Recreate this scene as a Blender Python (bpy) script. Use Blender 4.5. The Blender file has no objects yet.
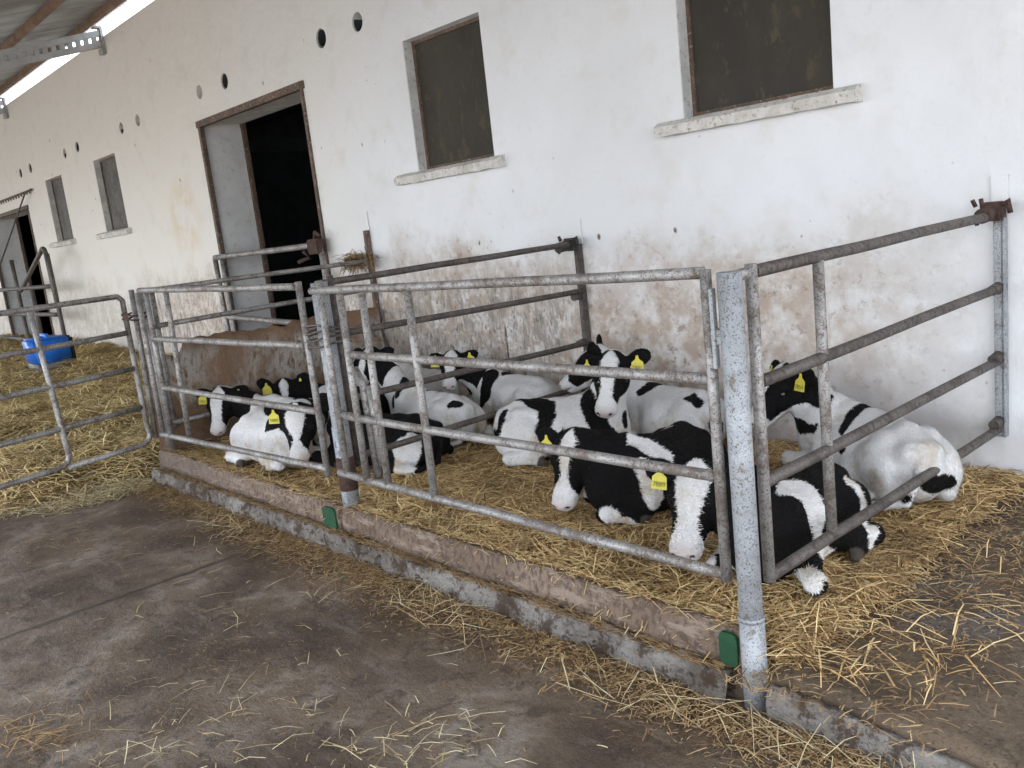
import bpy, bmesh, math, random
import numpy as np
from mathutils import Vector, Matrix, noise as mnoise

S = bpy.context.scene
COL = S.collection
rng = np.random.default_rng(7)
random.seed(7)
R = math.radians

# ------------------------------------------------------------------ camera
cam_d = bpy.data.cameras.new('camera')
cam = bpy.data.objects.new('camera', cam_d); COL.objects.link(cam)
cr, cu, cf = Vector((0.674, 0.730, -0.111)), Vector((-0.061, 0.206, 0.977)), Vector((-0.736, 0.652, -0.183))
cf.normalize(); cr = (cr - cf * cr.dot(cf)).normalized(); cu = cr.cross(cf)
m = Matrix(((cr.x, cu.x, -cf.x), (cr.y, cu.y, -cf.y), (cr.z, cu.z, -cf.z))).to_4x4()
m.translation = (0, 0, 1.6)
cam.matrix_world = m
cam_d.sensor_width = 36; cam_d.lens = 871.3 / 1024 * 36
cam_d.clip_start = 0.05; cam_d.clip_end = 500
S.camera = cam

# ------------------------------------------------------------------ sky, sun, exposure
SUN_EL, SUN_AZ = R(62), R(160)          # high thin-cloud sun behind the camera, above the open yard
world = bpy.data.worlds.new('World'); S.world = world
world.use_nodes = True
wn = world.node_tree; wn.nodes.clear()
out = wn.nodes.new('ShaderNodeOutputWorld'); bg = wn.nodes.new('ShaderNodeBackground')
sky = wn.nodes.new('ShaderNodeTexSky'); sky.sky_type = 'NISHITA'; sky.sun_disc = False
sky.sun_elevation = SUN_EL; sky.sun_rotation = SUN_AZ
sky.air_density = 1.0; sky.dust_density = 3.0
mixc = wn.nodes.new('ShaderNodeMix'); mixc.data_type = 'RGBA'
mixc.inputs[0].default_value = 0.62
mixc.inputs[7].default_value = (10.9, 11.7, 12.7, 1)     # bright cloud cover
wn.links.new(sky.outputs[0], mixc.inputs[6]); wn.links.new(mixc.outputs[2], bg.inputs[0])
bg.inputs[1].default_value = 0.15
wn.links.new(bg.outputs[0], out.inputs[0])
sd = bpy.data.lights.new('sun', 'SUN'); sd.energy = 3.0; sd.angle = R(10); sd.color = (1, .98, .95)
sun = bpy.data.objects.new('sun', sd); COL.objects.link(sun)
dirv = Vector((math.sin(SUN_AZ) * math.cos(SUN_EL), math.cos(SUN_AZ) * math.cos(SUN_EL), math.sin(SUN_EL)))
sun.rotation_euler = dirv.to_track_quat('Z', 'Y').to_euler(); sun.location = (0, -20, 20)
S.view_settings.view_transform = 'Standard'; S.view_settings.look = 'None'
S.view_settings.exposure = 1.78; S.view_settings.gamma = 1; S.view_settings.use_curve_mapping = False
S.render.engine = 'CYCLES'
S.cycles.max_bounces = 8; S.cycles.diffuse_bounces = 5; S.cycles.glossy_bounces = 3

# ------------------------------------------------------------------ node helper
class NT:
    def __init__(s, name, rough=.7, metal=0.0, spec=.4):
        s.m = bpy.data.materials.new(name); s.m.use_nodes = True
        s.t = s.m.node_tree; s.b = s.t.nodes['Principled BSDF']
        s.b.inputs['Roughness'].default_value = rough; s.b.inputs['Metallic'].default_value = metal
        s.b.inputs['Specular IOR Level'].default_value = spec
    def n(s, typ, **kw):
        nd = s.t.nodes.new('ShaderNode' + typ)
        for k, v in kw.items(): setattr(nd, k, v)
        return nd
    def put(s, sock, v):
        if isinstance(v, bpy.types.NodeSocket): s.t.links.new(v, sock)
        elif isinstance(v, (tuple, list)) and len(v) == 3 and sock.type == 'RGBA': sock.default_value = (*v, 1)
        else: sock.default_value = v
    def pos(s, scale=(1, 1, 1), obj=False, rot=(0, 0, 0)):
        src = s.n('TexCoord').outputs['Object'] if obj else s.n('NewGeometry').outputs['Position']
        mp = s.n('Mapping'); s.put(mp.inputs[0], src); mp.inputs['Scale'].default_value = scale
        mp.inputs['Rotation'].default_value = rot
        return mp.outputs[0]
    def noise(s, scale, detail=4, rough=.55, vec=None, dist=0):
        nd = s.n('TexNoise'); nd.inputs['Scale'].default_value = scale; nd.inputs['Detail'].default_value = detail
        nd.inputs['Roughness'].default_value = rough; nd.inputs['Distortion'].default_value = dist
        s.put(nd.inputs['Vector'], vec if vec else s.pos()); return nd.outputs[0]
    def mr(s, v, a, b, c=0., d=1., smooth=True):
        nd = s.n('MapRange'); nd.interpolation_type = 'SMOOTHSTEP' if smooth else 'LINEAR'
        s.put(nd.inputs[0], v)
        for i, x in enumerate((a, b, c, d)): s.put(nd.inputs[i + 1], x)
        return nd.outputs[0]
    def math(s, op, a, b=0., c=None):
        nd = s.n('Math', operation=op); s.put(nd.inputs[0], a); s.put(nd.inputs[1], b)
        if c is not None: s.put(nd.inputs[2], c)
        return nd.outputs[0]
    def mix(s, f, a, b, mode='MIX'):
        nd = s.n('Mix', data_type='RGBA', blend_type=mode); s.put(nd.inputs[0], f); s.put(nd.inputs[6], a); s.put(nd.inputs[7], b)
        return nd.outputs[2]
    def xyz(s):
        nd = s.n('SeparateXYZ'); s.put(nd.inputs[0], s.n('NewGeometry').outputs['Position']); return nd.outputs
    def base(s, c): s.put(s.b.inputs['Base Color'], c)
    def rough(s, v): s.put(s.b.inputs['Roughness'], v)
    def bump(s, h, dist=.01, strength=.6, normal=None):
        nd = s.n('Bump'); nd.inputs['Distance'].default_value = dist; nd.inputs['Strength'].default_value = strength
        s.put(nd.inputs['Height'], h)
        if normal: s.put(nd.inputs['Normal'], normal)
        s.t.links.new(nd.outputs[0], s.b.inputs['Normal']); return nd.outputs[0]
M = {}

def mat_wall():
    t = NT('limewashed_plaster', .85, spec=.2)
    x, y, z = t.xyz()
    big = t.noise(.55, 4, .6); mid = t.noise(3.2, 6, .62); fine = t.noise(22, 5, .6)
    c = t.mix(t.mr(big, .35, .65), (.74, .745, .76), (.68, .68, .685))
    c = t.mix(t.mr(t.math('ADD', x, t.math('MULTIPLY', t.noise(.8, 4), 5.)), -2., -8.), c, (.72, .685, .63))   # warmer light towards the left, put into the limewash colour
    c = t.mix(t.mr(mid, .5, .72, 0, .45), c, (.62, .585, .53))
    c = t.mix(t.mr(fine, .55, .75, 0, .25), c, (.62, .60, .57))
    # ochre patch below eave / beside the door
    d = t.math('ADD', t.math('POWER', t.math('SUBTRACT', x, -10.45), 2.), t.math('POWER', t.math('SUBTRACT', z, 2.05), 2.))
    c = t.mix(t.math('MULTIPLY', t.mr(d, .35, .0), t.mr(t.noise(4, 4), .4, .65, 0, .5)), c, (.62, .47, .28))
    # drips and dirt: more below 1.4 m
    low = t.mr(t.math('ADD', z, t.mr(t.noise(1.3, 5), .2, .8, -.42, .42, False)), 1.55, .95)
    xin = t.math('MULTIPLY', t.mr(x, -1.15, -2.8, 0, 1.), t.mr(x, -13.5, -9., .45, 1.))
    low = t.math('MULTIPLY', low, xin)
    blot = t.mr(t.noise(5.5, 8, .7), .32, .60)
    c = t.mix(t.math('MULTIPLY', low, .35), c, (.58, .50, .42))
    c = t.mix(t.math('MULTIPLY', low, t.math('MULTIPLY', blot, .95)), c, (.40, .315, .25))
    c = t.mix(t.math('MULTIPLY', low, t.mr(t.noise(15, 6, .75), .54, .64, 0, .7)), c, (.25, .19, .15))
    c = t.mix(t.math('MULTIPLY', low, t.mr(t.noise(9, 6, .7), .55, .7, 0, .8)), c, (.60, .56, .52))
    # vertical scour marks, strongest between the two dividers
    st = t.noise(1, 8, .78, t.pos((13, 13, 3.6)), dist=.6)
    st2 = t.noise(1, 6, .75, t.pos((34, 34, 13)), dist=.5)
    band = t.math('MULTIPLY', t.mr(x, -3.9, -4.5), t.mr(x, -13.5, -12., .3, 1.))
    band = t.math('MULTIPLY', band, t.mr(z, 1.38, .95))
    bigm = t.mr(t.noise(1.6, 4), .38, .56)
    c = t.mix(t.math('MULTIPLY', t.math('MULTIPLY', band, bigm), t.mr(st, .44, .58, 0, .92)), c, (.27, .245, .215))
    c = t.mix(t.math('MULTIPLY', band, t.mr(st2, .53, .62, 0, .9)), c, (.15, .13, .11))
    ck = t.math('ABSOLUTE', t.math('ADD', t.math('SUBTRACT', x, -4.92), t.math('MULTIPLY', t.math('SUBTRACT', t.noise(6, 4), .5), .05)))
    c = t.mix(t.math('MULTIPLY', t.mr(ck, .014, .006), t.mr(z, .86, .80)), c, (.12, .09, .075))
    c = t.mix(t.math('MULTIPLY', band, t.mr(t.noise(7, 6, .7), .56, .66, 0, .8)), c, (.72, .70, .66))
    # grey rub marks low on the right
    rub = t.math('MULTIPLY', t.mr(z, .85, .3), t.math('MULTIPLY', t.mr(x, -3.6, -2.4), t.mr(x, -1.25, -1.7)))
    c = t.mix(t.math('MULTIPLY', rub, t.mr(t.noise(3, 4), .35, .6, 0, .6)), c, (.42, .41, .42))
    # small dark chips and fly marks
    v = t.n('TexVoronoi', feature='F1'); v.inputs['Scale'].default_value = 4.2; t.put(v.inputs['Vector'], t.pos((1, 1, .7)))
    dots = t.math('MULTIPLY', t.mr(v.outputs['Distance'], .085, .035), t.mr(t.noise(14, 3), .47, .55))
    c = t.mix(t.math('MULTIPLY', dots, t.mr(t.noise(1.1, 2), .38, .5)), c, (.16, .11, .085))
    v2 = t.n('TexVoronoi', feature='F1'); v2.inputs['Scale'].default_value = 14; t.put(v2.inputs['Vector'], t.pos((1, 1, .8)))
    c = t.mix(t.math('MULTIPLY', t.mr(v2.outputs['Distance'], .12, .06), t.mr(t.noise(2.3, 3), .58, .66, 0, .8)), c, (.33, .27, .22))
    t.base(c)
    h = t.math('ADD', t.math('MULTIPLY', t.noise(1.7, 3), 2.2), t.math('ADD', t.math('MULTIPLY', mid, .8), t.math('MULTIPLY', fine, .16)))
    t.bump(h, .035, .5)
    return t.m
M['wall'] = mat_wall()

def mat_simple(name, c1, c2, scale=6, rough=.7, metal=0., bump=.003, c3=None, spec=.4, obj=False, stretch=(1, 1, 1), bscale=None):
    t = NT(name, rough, metal, spec)
    n1 = t.noise(scale, 7, .65, t.pos(stretch, obj)); n2 = t.noise(scale * 5.3, 6, .7, t.pos(stretch, obj))
    c = t.mix(t.mr(n1, .35, .65), c1, c2)
    if c3: c = t.mix(t.mr(n2, .54, .64), c, c3)
    t.base(c); t.rough(t.mr(n2, .3, .7, rough - .1, min(1, rough + .12)))
    t.bump(t.math('ADD', n1, n2), bump, .6)
    return t.m
M['yard'] = None
def mat_yard():
    t = NT('dirty_concrete', .6, spec=.45)
    x, y, z = t.xyz()
    a = t.noise(1.15, 6, .62, dist=.3); b = t.noise(4.5, 8, .7); f = t.noise(38, 6, .7)
    stv = t.noise(1, 6, .65, t.pos((2.2, 9, 9), rot=(0, 0, .35)))
    c = t.mix(t.mr(a, .38, .62), (.054, .033, .019), (.150, .108, .073))
    c = t.mix(t.math('MULTIPLY', t.mr(a, .48, .64), t.mr(b, .46, .58, 0, .7)), c, (.27, .235, .195))
    c = t.mix(t.mr(stv, .52, .66, 0, .5), c, (.19, .155, .125))
    c = t.mix(t.mr(b, .58, .7, 0, .8), c, (.026, .017, .011))
    c = t.mix(t.mr(f, .56, .68, 0, .6), c, (.10, .075, .052))
    c = t.mix(t.mr(t.noise(90, 4, .7), .58, .66, 0, .55), c, (.018, .012, .008))
    jn = t.math('ABSOLUTE', t.math('ADD', t.math('SUBTRACT', x, -4.41), t.math('MULTIPLY', t.math('SUBTRACT', t.noise(3, 5), .5), .09)))
    joint = t.mr(jn, .022, .008)
    c = t.mix(t.math('MULTIPLY', joint, .8), c, (.028, .02, .015))
    # litter dust along the kerb
    kerb = t.mr(t.math('ADD', y, t.math('MULTIPLY', t.noise(3.5, 5), .5)), 1.85, 2.3)
    c = t.mix(t.math('MULTIPLY', kerb, t.mr(f, .42, .56, 0, .8)), c, (.13, .08, .042))
    c = t.mix(t.mr(t.math('ADD', y, t.math('MULTIPLY', t.noise(.6, 4), .8)), -2.0, -3.2), c, (.36, .345, .32))   # unseen outer yard made pale to bounce light under the canopy
    t.base(c)
    t.rough(t.mr(t.noise(2.6, 5), .35, .65, .42, .8))
    grit = t.noise(140, 5, .8)
    c = t.mix(t.mr(grit, .56, .66, 0, .75), c, (.19, .15, .115))
    c = t.mix(t.mr(t.noise(8, 8, .75, dist=.8), .53, .6, 0, .6), c, (.035, .022, .014))
    t.base(c)
    h = t.math('ADD', t.math('ADD', t.math('MULTIPLY', b, 1.), t.math('MULTIPLY', grit, .2)), t.math('ADD', t.math('MULTIPLY', f, .55), t.math('MULTIPLY', joint, -1.2)))
    t.bump(h, .022, .9)
    return t.m
M['yard'] = mat_yard()
def mat_slab():
    t = NT('soiled_pen_floor', .7, spec=.35)
    b = t.noise(3.4, 7, .7, dist=.4); f = t.noise(30, 6, .7)
    c = t.mix(t.mr(b, .36, .62), (.070, .049, .032), (.145, .105, .068))
    c = t.mix(t.mr(f, .5, .62, 0, .7), c, (.15, .11, .07))
    c = t.mix(t.mr(t.noise(2.1, 4), .52, .66, 0, .75), c, (.15, .14, .135))
    c = t.mix(t.mr(t.noise(70, 4), .56, .66, 0, .7), c, (.035, .022, .014))
    t.base(c); t.bump(t.math('ADD', b, t.math('MULTIPLY', f, .7)), .02, .8)
    return t.m
M['slab'] = mat_slab()
def mat_mat(name='matted_straw', g=1.):
    t = NT(name, .8, spec=.3)
    a = t.noise(1, 6, .7, t.pos((90, 18, 30), rot=(0, 0, .5))); b = t.noise(1, 6, .7, t.pos((20, 85, 30), rot=(0, 0, -.25)))
    l = t.noise(3.3, 5, .6)
    c = t.mix(t.mr(a, .42, .6), (.062 * g, .036 * g, .017 * g), (.20 * g, .13 * g, .055 * g))
    c = t.mix(t.mr(b, .52, .64), c, (.30 * g, .205 * g, .095 * g))
    c = t.mix(t.mr(l, .5, .7, 0, .65), c, (.085, .05, .025))
    t.base(c); t.bump(t.math('ADD', a, b), .02, .9)
    return t.m
M['mat'] = mat_mat()
M['mat_pale'] = mat_mat('matted_pale_straw', 1.35)
def mat_straw(name, light, mid, dark):
    t = NT(name, .55, spec=.35)
    g = t.n('NewGeometry').outputs['Random Per Island']
    r = t.n('ValToRGB'); t.put(r.inputs[0], g)
    e = r.color_ramp.elements; e[0].position = 0; e[0].color = (*dark, 1); e[1].position = 1; e[1].color = (*light, 1)
    k = e.new(.38); k.color = (*mid, 1); k = e.new(.75); k.color = ((light[0] * .8 + mid[0] * .2), (light[1] * .8 + mid[1] * .2), (light[2] * .8 + mid[2] * .2), 1)
    c = t.mix(t.mr(t.noise(2.6, 4), .5, .7, 0, .4), r.outputs[0], dark)
    t.base(c)
    return t.m
M['straw'] = mat_straw('golden_straw', (.92, .71, .37), (.55, .35, .145), (.13, .066, .024))
M['straw_pale'] = mat_straw('pale_straw', (.74, .64, .40), (.50, .39, .21), (.20, .135, .07))
M['straw_heap'] = mat_straw('heaped_straw', (.95, .81, .46), (.66, .50, .23), (.19, .115, .045))
M['straw_brown'] = mat_straw('trampled_brown_straw', (.52, .36, .18), (.27, .165, .075), (.09, .05, .022))

def mat_metal(name, c1, c2, dirt, amt=.5, rough=.55, metal=.55):
    t = NT(name, rough, metal, .5)
    a = t.noise(9, 6, .65); b = t.noise(46, 6, .7); c_ = t.noise(150, 4, .7)
    c = t.mix(t.mr(a, .35, .65), c1, c2)
    dm = t.math('MULTIPLY', t.mr(t.math('ADD', b, t.math('MULTIPLY', a, .6)), .92 - amt * .25, .98 - amt * .1), .92)
    c = t.mix(dm, c, dirt)
    c = t.mix(t.mr(c_, .53, .62, 0, .8), c, (dirt[0] * .5, dirt[1] * .45, dirt[2] * .4))
    t.base(c)
    t.put(t.b.inputs['Metallic'], t.math('MULTIPLY', t.math('SUBTRACT', 1., dm), metal))
    t.rough(t.mr(b, .3, .7, rough - .12, rough + .2))
    t.bump(t.math('ADD', b, t.math('MULTIPLY', c_, .4)), .003, .7)
    return t.m
M['galv'] = mat_metal('dirty_galvanised_steel', (.36, .345, .33), (.24, .225, .21), (.12, .09, .072), .52)
M['galv_clean'] = mat_metal('galvanised_post_steel', (.36, .375, .39), (.27, .28, .29), (.15, .125, .105), .15, .6, .3)
M['galv_blue'] = mat_metal('bluish_painted_steel', (.42, .45, .49), (.30, .33, .38), (.15, .12, .10), .5, .55, .3)
M['galv_dark'] = mat_metal('soiled_shaded_steel', (.13, .112, .10), (.085, .07, .061), (.045, .033, .026), .5, .6, .35)  # shaded look of backlit rails is put into this dark brown, besides dirt
M['rust'] = mat_simple('rusted_iron', (.085, .045, .035), (.04, .026, .022), 14, .85, .1, .004, (.14, .07, .045))
M['rusty_frame'] = mat_simple('rusty_painted_frame', (.16, .10, .07), (.09, .065, .05), 8, .8, .1, .003, (.30, .26, .23))
M['clampgreen'] = mat_simple('oily_green_black_iron', (.05, .055, .042), (.025, .025, .02), 30, .6, .3, .003)
M['reveal'] = mat_simple('grey_painted_sheet', (.74, .74, .73), (.64, .635, .63), 2.2, .6, .0, .003, (.58, .56, .53))
M['revealw'] = mat_simple('whitewashed_reveal', (.60, .59, .57), (.46, .45, .43), 5, .85, .0, .006, (.36, .33, .3))
M['pane'] = mat_simple('dusty_brown_pane', (.064, .057, .047), (.044, .040, .034), 1.7, .75, .0, .004, (.085, .070, .05), stretch=(1, 1, .5), spec=.12)
M['pane_grey'] = mat_simple('dusty_grey_shutter', (.14, .13, .12), (.085, .08, .075), 4, .8, .0, .003, (.2, .185, .17))
M['sill'] = mat_simple('chipped_painted_sill', (.66, .64, .60), (.50, .47, .43), 7, .8, .0, .008, (.30, .26, .22))
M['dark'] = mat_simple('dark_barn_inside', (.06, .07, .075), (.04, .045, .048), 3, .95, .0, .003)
M['board'] = None
def mat_board():
    t = NT('rust_brown_barrier', .85, spec=.2)
    a = t.noise(2.7, 6, .6, dist=.4); b = t.noise(1, 7, .7, t.pos((30, 30, 12))); f = t.noise(60, 5, .7)
    c = t.mix(t.mr(a, .35, .62), (.215, .13, .08), (.12, .075, .048))
    g = t.math('MULTIPLY', t.mr(a, .36, .56), t.mr(b, .36, .52))
    x, y, z = t.xyz()
    g = t.math('MULTIPLY', g, t.mr(t.math('ABSOLUTE', t.math('SUBTRACT', z, .72)), .26, .12))
    c = t.mix(t.math('MULTIPLY', g, .85), c, (.36, .325, .285))
    c = t.mix(t.mr(f, .58, .68, 0, .7), c, (.09, .055, .04))
    t.base(c); t.bump(t.math('ADD', t.math('MULTIPLY', a, 1.5), t.math('ADD', b, t.math('MULTIPLY', f, .5))), .02, .8)
    return t.m
M['board'] = mat_board()
def mat_plank():
    t = NT('pinkish_worn_timber', .85, spec=.2)
    a = t.noise(1, 7, .7, t.pos((5, 18, 22))); b = t.noise(1, 6, .7, t.pos((46, 60, 26), rot=(.0, .5, 0))); l = t.noise(2.2, 4)
    c = t.mix(t.mr(l, .35, .65), (.275, .20, .15), (.19, .135, .10))
    c = t.mix(t.mr(b, .46, .58, 0, .85), c, (.11, .078, .058))
    c = t.mix(t.mr(a, .53, .62, 0, .75), c, (.36, .285, .225))
    x, y, z = t.xyz()
    c = t.mix(t.math('MULTIPLY', t.mr(x, -4.3, -6., 0, .6), t.mr(a, .3, .6)), c, (.15, .12, .105))
    t.base(c); t.bump(t.math('ADD', a, b), .022, 1.)
    return t.m
M['plank'] = mat_plank()
def mat_kerb():
    t = NT('crumbling_kerb_concrete', .88, spec=.25)
    a = t.noise(5, 7, .7); b = t.noise(1, 7, .7, t.pos((22, 30, 40))); l = t.noise(1.5, 4)
    c = t.mix(t.mr(a, .35, .62), (.29, .26, .23), (.16, .132, .107))
    c = t.mix(t.mr(b, .5, .62), c, (.05, .04, .034))
    c = t.mix(t.mr(l, .46, .6, 0, .7), c, (.40, .37, .335))
    c = t.mix(t.mr(t.noise(60, 5), .57, .66, 0, .6), c, (.09, .065, .045))
    t.base(c); c = t.mix(t.mr(t.noise(7, 8, .78), .49, .58, 0, .9), c, (.08, .05, .032)); t.base(c); t.bump(t.math('ADD', a, t.math('MULTIPLY', b, 1.2)), .04, 1.)
    return t.m
M['kerb'] = mat_kerb()
M['green'] = mat_simple('green_rubber_pad', (.010, .062, .022), (.006, .04, .015), 20, .6, .0, .002)
M['blue'] = mat_simple('blue_plastic', (.012, .13, .52), (.01, .10, .42), 5, .35, .0, .001, (.02, .12, .45))
M['greyplastic'] = mat_simple('cloudy_grey_plastic', (.16, .17, .17), (.10, .1, .1), 6, .5, .0, .002)
M['rubber'] = mat_simple('black_rubber', (.02, .02, .022), (.03, .03, .03), 10, .7, .0, .002)
M['tag'] = mat_simple('yellow_tag_plastic', (.56, .49, .035), (.46, .40, .03), 40, .4, .0, .0005, obj=True)
M['ink'] = mat_simple('faded_tag_ink', (.13, .11, .02), (.2, .17, .03), 80, .6, .0, .0003, obj=True)
M['eye'] = mat_simple('wet_dark_eye', (.006, .005, .005), (.01, .008, .007), 10, .1, .0, .0, spec=.7)
def mat_roof():
    t = NT('grey_roof_sheet', .55, .25, .4)
    x, y, z = t.xyz()
    a = t.noise(1, 5, .6, t.pos((8, .8, .8))); l = t.noise(.6, 3)
    fr = t.math('FRACT', t.math('MULTIPLY', y, .42))
    c = t.mix(t.mr(a, .4, .62), (.50, .53, .54), (.38, .40, .41))
    edge = t.mr(y, 3.9, 4.2)
    c = t.mix(t.math('MULTIPLY', edge, .35), c, (.22, .17, .13))
    c = t.mix(t.mr(l, .5, .65, 0, .5), c, (.17, .13, .10))
    t.base(c); return t.m
M['roof'] = mat_roof()
M['purlin'] = mat_simple('brown_timber', (.27, .18, .125), (.17, .11, .075), 5, .8, .0, .004)
M['beam'] = mat_simple('grey_painted_steel', (.42, .42, .41), (.34, .335, .325), 6, .6, .2, .002)
def mat_coat():
    t = NT('calf_coat', .62, spec=.25)
    at = t.n('Attribute'); at.attribute_name = 'coat'; pk = t.n('Attribute'); pk.attribute_name = 'pink'
    obn = t.noise(34, 5, .7, t.pos(obj=True)); fur = t.noise(1, 5, .7, t.pos((260, 260, 120), True))
    v = t.math('ADD', at.outputs['Fac'], t.math('MULTIPLY', t.math('SUBTRACT', obn, .5), .030))
    v = t.math('ADD', v, t.math('MULTIPLY', t.math('SUBTRACT', fur, .5), .026))
    k = t.mr(v, -.0045, .0045)
    x, y, z = t.xyz()
    w = t.mix(t.mr(fur, .35, .65), (.74, .73, .72), (.62, .605, .585))
    dirt = t.math('MULTIPLY', t.mr(t.noise(5, 5, .65, t.pos(obj=True)), .5, .68), t.mr(z, .70, .25, .15, .95))
    w = t.mix(dirt, w, (.46, .37, .26))
    w = t.mix(t.mr(t.noise(3.2, 5, .6, t.pos(obj=True)), .54, .72, 0, .45), w, (.42, .42, .43))
    w = t.mix(t.mr(t.noise(24, 4, .6, t.pos(obj=True)), .60, .7, 0, .35), w, (.42, .38, .33))
    w = t.mix(pk.outputs['Fac'], w, (.50, .36, .335))
    b = t.mix(t.mr(fur, .35, .7), (.0035, .0035, .004), (.010, .009, .009))
    hf = t.n('Attribute'); hf.attribute_name = 'hoof'
    t.base(t.mix(hf.outputs['Fac'], t.mix(k, w, b), (.075, .06, .05))); t.put(t.b.inputs['Specular IOR Level'], t.mr(k, 0, 1, .25, .10)); 
    t.bump(t.math('ADD', t.math('MULTIPLY', t.noise(16, 4, .6, t.pos(obj=True)), 1.6), fur), .014, .8)
    return t.m
M['coat'] = mat_coat()
def mat_hair():
    t = NT('calf_hair', .8, spec=.04)
    at = t.n('Attribute'); at.attribute_name = 'coat'
    k = t.mr(at.outputs['Fac'], -.0005, .0005); g = t.n('NewGeometry').outputs['Random Per Island']
    z = t.xyz()[2]
    w = t.mix(g, (.80, .785, .77), (.60, .57, .54))
    w = t.mix(t.math('MULTIPLY', t.mr(t.noise(5, 5, .65, t.pos(obj=True)), .5, .68), t.mr(z, .70, .25, .15, .9)), w, (.44, .35, .24))
    t.base(t.mix(k, w, t.mix(g, (.004, .004, .0045), (.014, .012, .011)))); return t.m
M['hair'] = mat_hair()

# ------------------------------------------------------------------ object helpers
def tag(o, label=None, cat=None, group=None, kind=None):
    if label: o['label'] = label
    if cat: o['category'] = cat
    if group: o['group'] = group
    if kind: o['kind'] = kind
    return o
def empty(name, loc, label=None, cat=None, group=None):
    o = bpy.data.objects.new(name, None); COL.objects.link(o); o.location = loc; o.empty_display_size = .1
    return tag(o, label, cat, group)
def wloc(o):
    v = Vector(o.location)
    while o.parent: o = o.parent; v += Vector(o.location)
    return v
def obj(name, bm, mat, parent=None, smooth=False, origin=None):
    me = bpy.data.meshes.new(name)
    off = Vector(origin) if origin is not None else (wloc(parent) if parent else Vector((0, 0, 0)))
    if off.length: bmesh.ops.translate(bm, verts=bm.verts, vec=-off)
    bmesh.ops.recalc_face_normals(bm, faces=bm.faces)
    bm.to_mesh(me); bm.free()
    o = bpy.data.objects.new(name, me); COL.objects.link(o)
    for mm in (mat if isinstance(mat, list) else [mat]): me.materials.append(mm)
    if smooth: me.shade_smooth()
    if parent: o.parent = parent; o.location = off - wloc(parent)
    else: o.location = off
    return o
def npobj(name, V, F, mat, parent=None, smooth=True, origin=(0, 0, 0), floats=None):
    me = bpy.data.meshes.new(name); V = np.asarray(V, np.float32) - np.asarray(origin, np.float32)
    F = np.asarray(F, np.int32); k = F.shape[1]
    me.vertices.add(len(V)); me.vertices.foreach_set('co', V.ravel())
    me.loops.add(F.size); me.loops.foreach_set('vertex_index', F.ravel())
    me.polygons.add(len(F)); me.polygons.foreach_set('loop_start', np.arange(0, F.size, k, dtype=np.int32))
    me.update(calc_edges=True)
    if smooth: me.shade_smooth()
    me.materials.append(mat)
    for nm, arr in (floats or {}).items():
        a = me.attributes.new(nm, 'FLOAT', 'POINT'); a.data.foreach_set('value', np.asarray(arr, np.float32))
    o = bpy.data.objects.new(name, me); COL.objects.link(o)
    if parent: o.parent = parent; o.location = Vector(origin) - wloc(parent)
    else: o.location = origin
    return o
def add_box(bm, x0, x1, y0, y1, z0, z1, bev=0):
    vs = [bm.verts.new(p) for p in ((x0, y0, z0), (x1, y0, z0), (x1, y1, z0), (x0, y1, z0), (x0, y0, z1), (x1, y0, z1), (x1, y1, z1), (x0, y1, z1))]
    fs = [bm.faces.new([vs[i] for i in f]) for f in ((0, 3, 2, 1), (4, 5, 6, 7), (0, 1, 5, 4), (1, 2, 6, 5), (2, 3, 7, 6), (3, 0, 4, 7))]
    if bev:
        es = list({e for f in fs for e in f.edges}); bmesh.ops.bevel(bm, geom=es, offset=bev, segments=2, affect='EDGES')
def box(*a, bev=0):
    bm = bmesh.new(); add_box(bm, *a, bev=bev); return bm
def add_tube(bm, pts, r, n=12, cap=True, wob=0.):
    pts = [Vector(p) for p in pts]
    # subdivide long straights so that pipes can be slightly uneven
    P = [pts[0]]
    for a, b in zip(pts, pts[1:]):
        k = max(1, int((b - a).length / .35)) if wob else 1
        for i in range(1, k + 1):
            q = a.lerp(b, i / k)
            if wob and i < k: q += Vector((random.uniform(-1, 1), random.uniform(-1, 1), random.uniform(-1, 1))) * wob
            P.append(q)
    up = None; rings = []
    for i, p in enumerate(P):
        d = (P[min(i + 1, len(P) - 1)] - P[max(i - 1, 0)]).normalized()
        if up is None:
            up = Vector((0, 0, 1)) if abs(d.z) < .9 else Vector((0, 1, 0))
        s = d.cross(up).normalized(); up = s.cross(d).normalized()
        rings.append([bm.verts.new(p + s * math.cos(2 * math.pi * k / n) * r + up * math.sin(2 * math.pi * k / n) * r) for k in range(n)])
    for a, b in zip(rings, rings[1:]):
        for k in range(n):
            f = bm.faces.new((a[k], a[(k + 1) % n], b[(k + 1) % n], b[k])); f.smooth = True
    if cap:
        bm.faces.new(rings[0][::-1]); bm.faces.new(rings[-1])
def tube(pts, r, n=12, wob=0.):
    bm = bmesh.new(); add_tube(bm, pts, r, n, True, wob); return bm
def arc(c, a, b, n=6):
    """rounded corner from a to b around corner point c"""
    a, b, c = Vector(a), Vector(b), Vector(c)
    return [a.lerp(c, t).lerp(c.lerp(b, t), t) for t in [i / n for i in range(n + 1)]]
def bake(o):
    dg = bpy.context.evaluated_depsgraph_get(); me = bpy.data.meshes.new_from_object(o.evaluated_get(dg))
    o.modifiers.clear(); o.data = me

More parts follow.
